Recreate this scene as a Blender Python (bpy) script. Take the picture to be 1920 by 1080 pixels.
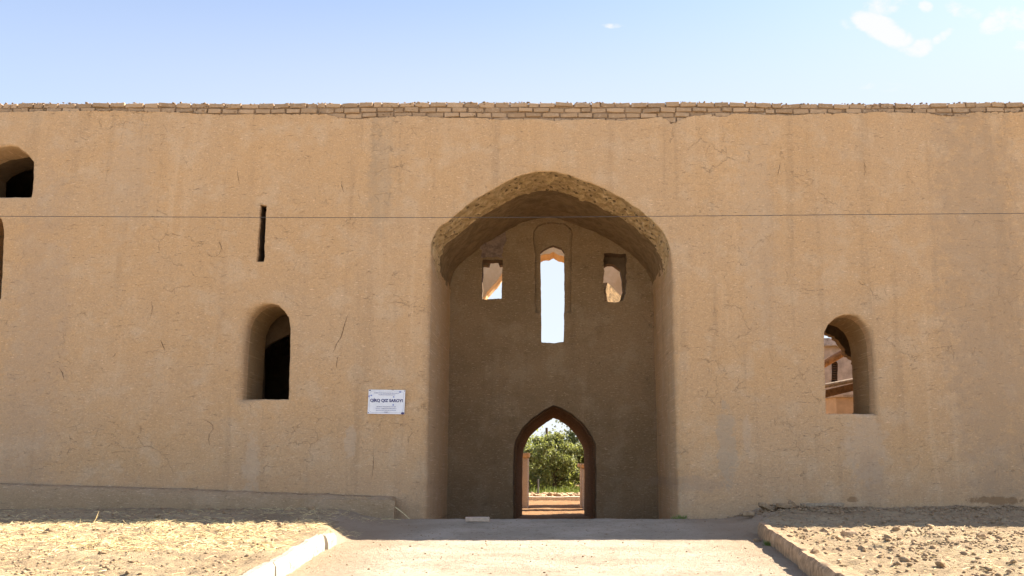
import bpy, bmesh, math, random
import numpy as np
from mathutils import Vector, Matrix, noise
from mathutils.geometry import delaunay_2d_cdt
random.seed(7); rng = np.random.default_rng(7)
for o in list(bpy.data.objects): bpy.data.objects.remove(o)
S = bpy.context.scene
COL = S.collection
R = math.radians

# ------------------------------------------------------------------ camera
F = 1750.0; VX = 1040.0; T = math.atan(328/1750)
cd = bpy.data.cameras.new('camera'); cam = bpy.data.objects.new('camera', cd); COL.objects.link(cam)
cd.sensor_width = 36; cd.lens = 36*F/1920; cd.shift_x = -(VX-960)/1920
cd.clip_start = 0.05; cd.clip_end = 3000
cam.location = (0, 0, 0); cam.rotation_euler = (math.pi/2+T, 0, 0)
S.camera = cam
def P(u, v, Y):
    """pixel of the 1920x1080 photograph -> (x, z) on the vertical plane y = Y"""
    a = (u-VX)/F; b = (540-v)/F
    dy = math.cos(T)-b*math.sin(T); dz = math.sin(T)+b*math.cos(T)
    return (a/dy*Y, dz/dy*Y)

# ------------------------------------------------------------------ light
SUN_E = R(37.2); PHI = R(20)          # elevation, azimuth measured from +x towards +y
sdir = Vector((math.cos(SUN_E)*math.cos(PHI), math.cos(SUN_E)*math.sin(PHI), math.sin(SUN_E)))
sl = bpy.data.lights.new('sun', 'SUN'); sl.energy = 3.7; sl.angle = R(0.53); sl.color = (1, .90, .76)
so = bpy.data.objects.new('sun', sl); COL.objects.link(so); so.location = sdir*60
so.rotation_euler = sdir.to_track_quat('Z', 'Y').to_euler()
EXPOSURE = 2.26; SKY = 0.0625
S.view_settings.view_transform = 'Standard'; S.view_settings.look = 'None'
S.view_settings.gamma = 1; S.view_settings.use_curve_mapping = False
S.view_settings.exposure = EXPOSURE
S.render.engine = 'CYCLES'
S.cycles.max_bounces = 8; S.cycles.diffuse_bounces = 5

class NT:
    """small helper for node trees"""
    def __init__(s, tree): s.t = tree; s.n = tree.nodes; s.l = tree.links
    def new(s, kind, ins=None, **kw):
        nd = s.n.new(kind)
        for k, v in kw.items(): setattr(nd, k, v)
        for k, v in (ins or {}).items(): s.set(nd.inputs[k], v)
        return nd
    def set(s, inp, v):
        if isinstance(v, bpy.types.NodeSocket): s.l.new(v, inp)
        else: inp.default_value = v
    def math(s, op, a, b=0.0, c=0.0, clamp=False):
        nd = s.n.new('ShaderNodeMath'); nd.operation = op; nd.use_clamp = clamp
        for i, v in enumerate((a, b, c)): s.set(nd.inputs[i], v)
        return nd.outputs[0]
    def ramp(s, v, lo, hi, a=0.0, b=1.0, smooth=True):
        nd = s.n.new('ShaderNodeMapRange'); nd.interpolation_type = 'SMOOTHSTEP' if smooth else 'LINEAR'
        for i, q in enumerate((v, lo, hi, a, b)): s.set(nd.inputs[i], q)
        return nd.outputs[0]
    def mix(s, f, a, b, mode='MIX'):
        nd = s.n.new('ShaderNodeMix'); nd.data_type = 'RGBA'; nd.blend_type = mode; nd.clamp_factor = True
        s.set(nd.inputs[0], f)
        s.set(nd.inputs[6], a if isinstance(a, bpy.types.NodeSocket) else (*a, 1))
        s.set(nd.inputs[7], b if isinstance(b, bpy.types.NodeSocket) else (*b, 1))
        return nd.outputs[2]
    def noise(s, vec, scale, detail=4, rough=.55, dist=0.0):
        nd = s.new('ShaderNodeTexNoise', {'Scale': scale, 'Detail': detail, 'Roughness': rough, 'Distortion': dist})
        if vec is not None: s.l.new(vec, nd.inputs['Vector'])
        return nd
    def scaled(s, vec, sc, loc=(0, 0, 0), rot=(0, 0, 0)):
        nd = s.new('ShaderNodeMapping'); s.l.new(vec, nd.inputs[0])
        nd.inputs['Scale'].default_value = sc; nd.inputs['Location'].default_value = loc
        nd.inputs['Rotation'].default_value = rot
        return nd.outputs[0]

W = bpy.data.worlds.new('World'); S.world = W; W.use_nodes = True
w = NT(W.node_tree); w.n.clear()
sky = w.new('ShaderNodeTexSky', sky_type='NISHITA', sun_disc=False, sun_elevation=SUN_E,
            sun_rotation=math.pi/2-PHI, air_density=1.0, dust_density=.55, ozone_density=1.0, altitude=300)
tc = w.new('ShaderNodeTexCoord'); sep = w.new('ShaderNodeSeparateXYZ', {0: tc.outputs['Generated']})
yy = w.math('MAXIMUM', sep.outputs[1], .02)
cu = w.math('DIVIDE', sep.outputs[0], yy); cw = w.math('DIVIDE', sep.outputs[2], yy)
cvec = w.new('ShaderNodeCombineXYZ', {0: cu, 1: cw}).outputs[0]
n1 = w.noise(w.scaled(cvec, (26, 38, 1)), 1.0, 6, .62, .6).outputs[0]
n2 = w.noise(w.scaled(cvec, (60, 80, 1), (3, 9, 0)), 1.0, 5, .6, .8).outputs[0]
dens = None
for (px, py, rx, ry, ang, k) in [(1655, 55, 62, 24, 30, 1.5), (1690, 75, 40, 20, 50, .9), (1724, 90, 30, 17, -25, 1.1), (1765, 70, 30, 9, -35, .9),
                       (1650, 12, 60, 22, -20, .7), (1735, 12, 14, 14, 0, .9), (1803, 20, 36, 17, 20, .8),
                       (1868, 45, 36, 18, -25, 1.0), (1900, 35, 42, 26, 10, .9), (1912, 85, 14, 12, 0, .7), (1148, 48, 26, 6, 0, .75),
                       (1655, 163, 70, 10, 0, .45), (1590, 42, 22, 16, 30, .4), (2050, 60, 140, 40, 10, .9), (2200, -150, 260, 60, -20, .9),
                       (1700, -160, 160, 50, 15, .8)]:
    x0, z0 = P(px, py, 1.0)
    kx = F*0.96; rx /= kx; ry /= kx; ca, sa = math.cos(R(ang)), math.sin(R(ang))
    du = w.math('SUBTRACT', cu, x0); dw = w.math('SUBTRACT', cw, z0)
    p = w.math('DIVIDE', w.math('ADD', w.math('MULTIPLY', du, ca), w.math('MULTIPLY', dw, -sa)), rx)
    q = w.math('DIVIDE', w.math('ADD', w.math('MULTIPLY', du, sa), w.math('MULTIPLY', dw, ca)), ry)
    r2 = w.math('ADD', w.math('MULTIPLY', p, p), w.math('MULTIPLY', q, q))
    m = w.math('MULTIPLY', w.ramp(r2, 2.2, 0.0), k)
    dens = m if dens is None else w.math('MAXIMUM', dens, m)
nn = w.math('ADD', w.math('MULTIPLY', n1, .72), w.math('MULTIPLY', n2, .38))
cl = w.ramp(w.math('ADD', w.math('MULTIPLY', dens, .42), nn), .70, 1.04)
cl = w.math('MULTIPLY', cl, w.ramp(dens, .02, .45))
cl = w.math('MULTIPLY', cl, w.ramp(sep.outputs[1], .05, .2))
hs = w.new('ShaderNodeHueSaturation', {'Saturation': .92, 'Value': 1.0, 'Color': sky.outputs[0]})
bg = w.new('ShaderNodeBackground', {'Strength': SKY})
v = 1/(SKY*2**EXPOSURE)
# pale dusty haze low in the sky all the way round, somewhat thicker towards the sun's side
az = w.new('ShaderNodeVectorMath', {0: tc.outputs['Generated'], 1: (.80, .60, 0)}, operation='DOT_PRODUCT').outputs['Value']
haze = w.math('MULTIPLY', w.ramp(sep.outputs[2], .52, .30), w.ramp(az, -.2, .6, .18, .86))
skyc = w.mix(1.0, hs.outputs[0], (1.0, .955, .975), 'MULTIPLY')
skyc = w.mix(haze, skyc, (v*.84, v*.90, v*.99))
w.l.new(w.mix(w.math('MULTIPLY', cl, .92), skyc, (v*1.0, v*1.0, v*1.0)), bg.inputs[0])
w.new('ShaderNodeOutputWorld', {'Surface': bg.outputs[0]})

# ------------------------------------------------------------------ helpers
def tag(o, label=None, cat=None, group=None, kind=None):
    if label: o['label'] = label
    if cat: o['category'] = cat
    if group: o['group'] = group
    if kind: o['kind'] = kind
    return o
def empty(name, loc, label, cat, group=None):
    o = bpy.data.objects.new(name, None); COL.objects.link(o); o.location = loc; o.empty_display_size = .2
    return tag(o, label, cat, group)
def link(name, me, mats=None, parent=None, smooth=None):
    for m in (mats if isinstance(mats, (list, tuple)) else [mats] if mats else []): me.materials.append(m)
    if smooth is not None:
        me.polygons.foreach_set('use_smooth', [True]*len(me.polygons))
        me.set_sharp_from_angle(angle=R(smooth))
    o = bpy.data.objects.new(name, me); COL.objects.link(o)
    if parent: o.parent = parent; o.matrix_parent_inverse = Matrix.Translation(-parent.location) if parent.parent is None else Matrix.Identity(4)
    return o
def mesh(verts, faces, name='m'):
    me = bpy.data.meshes.new(name); me.from_pydata([tuple(map(float, q)) for q in verts], [], [tuple(map(int, f)) for f in faces]); me.update()
    return me
def bmmesh(bm):
    me = bpy.data.meshes.new('m'); bm.to_mesh(me); bm.free(); return me
def fbm(x, y, z, o=3): return noise.fractal(Vector((x, y, z)), 1.0, 2.0, o)

def bx(bm, a, b, M=None, bev=0.0, jit=0.0, sub=0):
    r = bmesh.ops.create_cube(bm, size=1)
    vs = r['verts']
    for v_ in vs:
        v_.co = Vector(((a[0]+b[0])/2+v_.co.x*(b[0]-a[0]), (a[1]+b[1])/2+v_.co.y*(b[1]-a[1]), (a[2]+b[2])/2+v_.co.z*(b[2]-a[2])))
    es = list({e for v_ in vs for e in v_.link_edges})
    if sub:
        r2 = bmesh.ops.subdivide_edges(bm, edges=es, cuts=sub, use_grid_fill=True)
        vs = list({v_ for v_ in bm.verts if v_.is_valid}) if len(bm.verts) < 4000 else vs
    if bev:
        es = list({e for v_ in vs for e in v_.link_edges})
        rr = bmesh.ops.bevel(bm, geom=es, offset=bev, segments=1, affect='EDGES')
        vs = list(set(rr['verts']))
    if jit:
        for v_ in vs: v_.co += noise.noise_vector(v_.co*9.7)*jit
    if M is not None:
        for v_ in vs: v_.co = M @ v_.co
    return vs

# ------------------------------------------------------------------ materials
def material(name, fn, rough=.95, spec=.15):
    m = bpy.data.materials.new(name); m.use_nodes = True; t = NT(m.node_tree); t.n.clear()
    b = t.new('ShaderNodeBsdfPrincipled', {'Roughness': rough, 'Specular IOR Level': spec})
    out = t.new('ShaderNodeOutputMaterial', {'Surface': b.outputs[0]})
    pos = t.new('ShaderNodeNewGeometry').outputs['Position']
    fn(t, b, pos); return m
def bump(t, b, h, strength=.5, dist=.01, normal=None):
    nd = t.new('ShaderNodeBump', {'Strength': strength, 'Distance': dist, 'Height': h})
    if normal: t.l.new(normal, nd.inputs['Normal'])
    t.l.new(nd.outputs[0], b.inputs['Normal']); return nd.outputs[0]

def plaster_fn(base, warm, pale, crackamt=1.0, low=True, bstr=.8, scale=1.0):
    def fn(t, b, pos):
        big = t.noise(t.scaled(pos, (.45, .45, .6)), 1, 6, .68).outputs[0]
        med = t.noise(pos, 2.3, 5, .6).outputs[0]
        c = t.mix(t.ramp(big, .38, .64), base, warm)
        c = t.mix(t.math('MULTIPLY', t.ramp(med, .48, .68), .5), c, pale)
        # vertical wash streaks
        st = t.noise(t.scaled(pos, (3.4, 3.4, .22)), 1, 5, .62, .3).outputs[0]
        st2 = t.noise(t.scaled(pos, (.7, .7, .12), (5, 0, 2)), 1, 3, .5).outputs[0]
        c = t.mix(t.math('MULTIPLY', t.ramp(st, .52, .74), t.ramp(st2, .46, .64, 0, .32)), c, tuple(min(1, q*1.28) for q in pale))
        c = t.mix(t.math('MULTIPLY', t.ramp(st, .48, .28), .30), c, tuple(q*.6 for q in base))
        # fine grain and straw
        g = t.noise(pos, 38*scale, 5, .78).outputs[0]
        c = t.mix(1.0, c, t.new('ShaderNodeCombineColor', {0: t.ramp(g, .2, .8, .74, 1.26, False), 1: t.ramp(g, .2, .8, .74, 1.26, False), 2: t.ramp(g, .2, .8, .73, 1.25, False)}).outputs[0], 'MULTIPLY')
        s = None
        for i, an in enumerate((15, 62, 108, 150)):
            q = t.noise(t.scaled(pos, (12, 1, 62), (i*3.3, 0, i), (0, R(an), 0)), 1, 2, .5, .5).outputs[0]
            q = t.ramp(q, .66, .73); s = q if s is None else t.math('MAXIMUM', s, q)
        c = t.mix(t.math('MULTIPLY', s, .6), c, tuple(min(1, q*1.55) for q in pale))
        d = None
        for i, an in enumerate((40, 90, 135)):
            q = t.noise(t.scaled(pos, (9, 1, 50), (i*7.3, 0, i*2+40), (0, R(an), 0)), 1, 2, .5, 1.2).outputs[0]
            q = t.ramp(q, .31, .25); d = q if d is None else t.math('MAXIMUM', d, q)
        c = t.mix(t.math('MULTIPLY', d, .55), c, tuple(q*.42 for q in base))
        # hairline cracks in patches
        wv = t.noise(pos, 2.6, 4, .65)
        wp = t.new('ShaderNodeMix', {0: .30}, data_type='VECTOR'); t.l.new(pos, wp.inputs[4]); t.l.new(wv.outputs['Color'], wp.inputs[5])
        vor = t.new('ShaderNodeTexVoronoi', {'Scale': 3.4, 'Vector': wp.outputs[1]}, feature='DISTANCE_TO_EDGE')
        cm = t.ramp(t.math('ADD', t.math('MULTIPLY', t.noise(pos, .8, 2, .5).outputs[0], .5), t.math('MULTIPLY', t.noise(pos, 3.6, 4, .7).outputs[0], .6)), .59, .68)
        wid = t.math('MULTIPLY', cm, .013)
        ck = t.math('MULTIPLY', t.ramp(vor.outputs['Distance'], wid, t.math('MULTIPLY', wid, .4)), t.ramp(cm, 0.02, .3))
        ck = t.math('MULTIPLY', ck, crackamt)
        c = t.mix(t.math('MULTIPLY', ck, .75), c, tuple(q*.3 for q in base))
        # specks
        sp = t.new('ShaderNodeTexVoronoi', {'Scale': 9.0, 'Vector': pos})
        c = t.mix(t.math('MULTIPLY', t.ramp(sp.outputs['Distance'], .07, .03), t.ramp(t.noise(pos, 3, 2).outputs[0], .5, .6, 0, .7)), c, tuple(q*.4 for q in base))
        if low:   # splash zone near the ground
            z = t.new('ShaderNodeSeparateXYZ', {0: pos}).outputs[2]
            zz = t.math('ADD', z, t.math('MULTIPLY', t.math('SUBTRACT', med, .5), .9))
            c = t.mix(t.ramp(zz, .0, -.5, 0, .15), c, (base[0]*.86, base[1]*.76, base[2]*.80))
            x = t.new('ShaderNodeSeparateXYZ', {0: pos}).outputs[0]
            def patch(x0, z0, rx, rz, col, k, sharp=.5):
                nonlocal c
                a = t.math('DIVIDE', t.math('SUBTRACT', x, x0), rx); b2 = t.math('DIVIDE', t.math('SUBTRACT', z, z0), rz)
                r2 = t.math('ADD', t.math('MULTIPLY', a, a), t.math('MULTIPLY', b2, b2))
                r2 = t.math('ADD', r2, t.math('MULTIPLY', t.math('SUBTRACT', t.noise(pos, 5, 5, .7).outputs[0], .5), 4.5))
                c = t.mix(t.math('MULTIPLY', t.ramp(r2, 1.0+sharp*.4, 1.0-sharp), k), c, col)
            gp = (.53, .40, .275)
            patch(5.25, .25, .36, .62, gp, .5); patch(5.3, -.25, .30, .45, (.36, .25, .16), .3, .9)
            patch(-3.45, .35, .10, .30, gp, .6); patch(2.9, .3, .18, .7, (.42, .33, .23), .6); patch(3.25, .5, .07, .35, gp, .4)
            patch(7.5, 3.0, .9, 4.5, (.38, .275, .18), .5, .9); patch(3.6, 4.2, .35, 2.0, gp, .32, .9); patch(-5.1, -.1, .14, .6, gp, .5)
            patch(-3.1, 5.1, .25, 1.2, (.36, .28, .19), .4, .9); patch(-7.6, 4.9, .5, 1.2, gp, .28, .9); patch(2.4, -.35, .5, .14, (.33, .25, .18), .3)
            patch(-9, 1.5, .6, 4, (.40, .30, .215), .3, .9); patch(7.35, -.62, .5, .07, (.27, .16, .08), .8); patch(5.0, -.6, .1, .05, (.27, .16, .08), .7)
        t.l.new(c, b.inputs['Base Color'])
        h = t.math('ADD', t.math('MULTIPLY', g, .5), t.math('MULTIPLY', t.noise(pos, 11, 5, .6).outputs[0], 1.6))
        h = t.math('ADD', h, t.math('MULTIPLY', t.noise(pos, 2.4, 3, .5).outputs[0], 3.0)); h = t.math('ADD', h, t.math('MULTIPLY', s, .25)); h = t.math('SUBTRACT', h, t.math('MULTIPLY', ck, 1.4))
        h = t.math('SUBTRACT', h, t.math('MULTIPLY', d, .5))
        bump(t, b, h, bstr, .012)
    return fn
BASE = (.53, .356, .205); WARM = (.55, .356, .19); PALE = (.57, .42, .275)
M_PL = material('mud_plaster', plaster_fn(BASE, WARM, PALE, .5))
M_IN = material('mud_plaster_iwan', plaster_fn((.235, .16, .088), (.295, .20, .112), (.34, .255, .16), .5))  # same plaster, colour darkened to deepen the shade inside the portal
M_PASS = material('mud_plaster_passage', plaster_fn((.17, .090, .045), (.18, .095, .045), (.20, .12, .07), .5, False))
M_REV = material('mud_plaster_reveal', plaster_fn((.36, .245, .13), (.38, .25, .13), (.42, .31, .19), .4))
def rough_fn(t, b, pos):
    n = t.noise(pos, 9, 6, .7).outputs[0]; n2 = t.noise(pos, 34, 5, .7).outputs[0]
    c = t.mix(t.ramp(n, .3, .7), (.48, .325, .15), (.72, .52, .30))
    v = t.new('ShaderNodeTexVoronoi', {'Scale': 9.0, 'Vector': t.scaled(pos, (1, .8, 1.3)), 'Randomness': 1.0})
    pit = t.math('MULTIPLY', t.ramp(v.outputs['Distance'], .36, .22), t.ramp(n, .46, .56))
    c = t.mix(t.math('MULTIPLY', pit, .75), c, (.07, .045, .025))
    t.l.new(c, b.inputs['Base Color'])
    h = t.math('SUBTRACT', t.math('ADD', n, t.math('MULTIPLY', n2, .6)), t.math('MULTIPLY', pit, .8))
    bump(t, b, h, 1.0, .05)
M_ROUGH = material('rough_mud', rough_fn)
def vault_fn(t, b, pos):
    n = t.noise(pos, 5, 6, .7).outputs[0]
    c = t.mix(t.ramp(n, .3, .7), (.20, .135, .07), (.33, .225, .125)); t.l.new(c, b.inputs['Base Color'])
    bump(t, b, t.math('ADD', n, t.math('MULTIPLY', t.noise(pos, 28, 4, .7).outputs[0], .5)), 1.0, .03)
M_VAULT = material('dark_vault_mud', vault_fn)  # darker brown mud for the inner vault
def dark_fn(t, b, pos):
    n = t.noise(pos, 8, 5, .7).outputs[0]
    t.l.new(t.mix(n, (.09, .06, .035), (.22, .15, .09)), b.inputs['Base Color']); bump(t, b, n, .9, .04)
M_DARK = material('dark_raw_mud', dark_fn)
def brick_fn(t, b, pos):
    oi = t.new('ShaderNodeObjectInfo').outputs['Random']
    n = t.noise(pos, 16, 5, .7).outputs[0]; n2 = t.noise(pos, 70, 4, .7).outputs[0]
    c = t.mix(oi, (.34, .23, .137), (.50, .345, .21))
    c = t.mix(t.ramp(n, .5, .75, 0, .7), c, (.60, .46, .32))
    c = t.mix(t.ramp(n2, .45, .3, 0, .5), c, (.17, .11, .065))
    t.l.new(c, b.inputs['Base Color']); bump(t, b, t.math('ADD', n, t.math('MULTIPLY', n2, .5)), .8, .015)
M_BRICK = material('mud_brick', brick_fn)
def mortar_fn(t, b, pos):
    n = t.noise(pos, 22, 6, .75).outputs[0]
    t.l.new(t.mix(t.ramp(n, .3, .7), (.20, .135, .08), (.41, .285, .18)), b.inputs['Base Color']); bump(t, b, n, 1, .03)
M_MORT = material('mud_mortar', mortar_fn)
def soil_fn(base, pale, dark, straw=1.0, bs=1.0, edge=False):
    def fn(t, b, pos):
        a = t.noise(pos, 1.1, 5, .6).outputs[0]; n = t.noise(pos, 14, 6, .72).outputs[0]; f = t.noise(pos, 70, 4, .75).outputs[0]
        c = t.mix(t.ramp(a, .35, .68), base, pale)
        c = t.mix(t.ramp(n, .47, .33, 0, .65), c, dark)
        c = t.mix(t.ramp(f, .58, .72, 0, .5), c, tuple(min(1, q*1.3) for q in pale))
        c = t.mix(t.ramp(f, .42, .30, 0, .5), c, dark)
        if straw:
            s = None
            for i, an in enumerate((10, 50, 95, 140)):
                q = t.noise(t.scaled(pos, (11, 60, 1), (i*5, i, 0), (0, 0, R(an))), 1, 2, .5, .4).outputs[0]
                q = t.ramp(q, .66, .72); s = q if s is None else t.math('MAXIMUM', s, q)
            c = t.mix(t.math('MULTIPLY', s, .5*straw), c, (.60, .46, .22))
        if edge:
            x = t.math('ABSOLUTE', t.new('ShaderNodeSeparateXYZ', {0: pos}).outputs[0]); x = t.math('ADD', x, t.math('MULTIPLY', t.math('SUBTRACT', n, .5), .9))
            c = t.mix(t.ramp(x, 1.5, 2.5, 0, .65), c, (.37, .265, .165))
        t.l.new(c, b.inputs['Base Color'])
        bump(t, b, t.math('ADD', t.math('MULTIPLY', n, 1.2), t.math('MULTIPLY', f, .5)), bs, .03)
    return fn
M_SOIL = material('straw_soil', soil_fn((.31, .225, .135), (.42, .32, .195), (.11, .075, .042), 1.0))
M_PATH = material('dusty_path', soil_fn((.43, .355, .26), (.56, .47, .36), (.20, .145, .095), .25, 1.3, True))
M_BOUNCE = material('pale_bounce_ground', soil_fn((.46, .37, .255), (.56, .46, .335), (.30, .22, .14), .1, .5))  # ground out of view, made pale to bounce light
M_YARD = material('yard_soil', soil_fn((.25, .135, .060), (.31, .18, .09), (.15, .085, .04), .2, .6))
def clod_fn(t, b, pos):
    n = t.noise(pos, 12, 5, .7).outputs[0]; f = t.noise(pos, 60, 4, .7).outputs[0]
    c = t.mix(t.ramp(n, .3, .7), (.27, .18, .10), (.44, .315, .195))
    t.l.new(c, b.inputs['Base Color']); bump(t, b, f, .8, .02)
M_CLOD = material('dry_clod', clod_fn)
def simple(name, col, rough=.8, spec=.3, var=.25, sc=20, bs=.3):
    def fn(t, b, pos):
        n = t.noise(pos, sc, 5, .65).outputs[0]
        t.l.new(t.mix(t.ramp(n, .3, .7), tuple(q*(1-var) for q in col), tuple(min(1, q*(1+var)) for q in col)), b.inputs['Base Color'])
        bump(t, b, n, bs, .01)
    return material(name, fn, rough, spec)
M_STRAW = simple('dry_straw', (.72, .57, .30), .7, .3, .3, 9)
def white_fn(t, b, pos):
    n = t.noise(pos, 9, 5, .7).outputs[0]; f = t.noise(pos, 40, 4, .7).outputs[0]
    c = t.mix(t.ramp(n, .56, .70), (.40, .355, .285), (.25, .18, .11)); c = t.mix(t.ramp(f, .42, .30, 0, .6), c, (.38, .28, .18))
    t.l.new(c, b.inputs['Base Color']); bump(t, b, t.math('ADD', n, f), .7, .02)
M_WHITE = material('flaking_whitewash', white_fn)
M_KERB = simple('earth_kerb', (.36, .25, .155), .95, .1, .35, 12, .9)
M_CONC = material('grey_plinth_mud', plaster_fn((.36, .245, .14), (.38, .255, .145), (.42, .30, .19), .6, False))
M_PLANK = simple('weathered_plank', (.38, .29, .19), .85, .2, .3, 25)
M_LOG = simple('peeled_log', (.36, .20, .085), .7, .3, .3, 14)
M_LOGD = simple('dark_timber', (.13, .075, .035), .8, .2, .3, 14)
M_LOGG = simple('grey_log', (.38, .31, .23), .8, .2, .3, 14)
M_METAL = simple('dark_iron', (.06, .055, .05), .6, .4, .2)
M_WIRE = simple('wire', (.07, .065, .06), .5, .5, .1, 2, .0)
M_BARK = simple('bark', (.12, .085, .06), .9, .1, .3, 15)
def leaf_fn(c1, c2):
    def fn(t, b, pos):
        oi = t.noise(pos, 3.2, 3, .6).outputs[0]; f = t.noise(pos, 14, 2, .5).outputs[0]
        t.l.new(t.mix(t.ramp(t.math('ADD', t.math('MULTIPLY', oi, .6), t.math('MULTIPLY', f, .4)), .35, .65), c1, c2), b.inputs['Base Color'])
        b.inputs['Transmission Weight'].default_value = 0
        tr = t.new('ShaderNodeBsdfTranslucent', {'Color': (c2[0]*1.6, c2[1]*1.6, c2[2]*.8, 1)})
        mx = t.new('ShaderNodeMixShader', {0: .35}); t.l.new(b.outputs[0], mx.inputs[1]); t.l.new(tr.outputs[0], mx.inputs[2])
        out = [q for q in t.n if q.type == 'OUTPUT_MATERIAL'][0]; t.l.new(mx.outputs[0], out.inputs[0])
    return fn
M_LEAF = material('broad_leaf', leaf_fn((.085, .105, .045), (.26, .28, .13)), .55, .4)
M_LEAF2 = material('pale_leaf', leaf_fn((.15, .18, .06), (.30, .33, .13)), .55, .4)
M_WEED = material('weed_leaf', leaf_fn((.15, .20, .05), (.30, .36, .12)), .6, .3)
M_SIGN = simple('white_enamel', (.80, .82, .86), .35, .5, .05, 8, .05)
M_INK = simple('navy_ink', (.035, .04, .16), .5, .4, .1, 8, 0)
M_INK2 = simple('faded_ink', (.22, .24, .40), .5, .4, .1, 8, 0)
M_BLUE = simple('blue_smear', (.20, .26, .55), .6, .3, .3, 60, 0)

# ------------------------------------------------------------------ slabs with holes
def resample(loop, ds, closed=True):
    out = []; n = len(loop)
    for i in range(n if closed else n-1):
        a = loop[i]; b = loop[(i+1) % n]; L = math.hypot(b[0]-a[0], b[1]-a[1]); k = max(1, int(round(L/ds)))
        for j in range(k): out.append((a[0]+(b[0]-a[0])*j/k, a[1]+(b[1]-a[1])*j/k))
    if not closed: out.append(loop[-1])
    return out
def area(l): return sum(l[i][0]*l[(i+1) % len(l)][1]-l[(i+1) % len(l)][0]*l[i][1] for i in range(len(l)))/2
def ccw(l): return list(l) if area(l) > 0 else list(l)[::-1]
def normals(l):
    n = len(l); out = []
    for i in range(n):
        a = l[(i-1) % n]; b = l[(i+1) % n]; dx, dz = b[0]-a[0], b[1]-a[1]; L = math.hypot(dx, dz) or 1
        out.append((dz/L, -dx/L))        # outward of a ccw loop
    return out
def expand(l, r, rf=None):
    ns = normals(l); return [(p[0]+n[0]*(rf(*p) if rf else r), p[1]+n[1]*(rf(*p) if rf else r)) for p, n in zip(l, ns)]
def smooth_loop(pts, it=2, keep=None):
    """Chaikin corner cutting on an open chain of points"""
    for _ in range(it):
        q = [pts[0]]
        for a, b in zip(pts[:-1], pts[1:]):
            q.append((a[0]*.75+b[0]*.25, a[1]*.75+b[1]*.25)); q.append((a[0]*.25+b[0]*.75, a[1]*.25+b[1]*.75))
        q.append(pts[-1]); pts = q
    return pts
def pips(pts, loop):
    x = pts[:, 0]; y = pts[:, 1]; ins = np.zeros(len(pts), bool); L = np.array(loop); n = len(L); j = n-1
    for i in range(n):
        xi, yi = L[i]; xj, yj = L[j]
        with np.errstate(divide='ignore', invalid='ignore'):
            c = ((yi > y) != (yj > y)) & (x < (xj-xi)*(y-yi)/((yj-yi) if yj != yi else 1e-9)+xi)
        ins ^= c; j = i
    return ins
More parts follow.
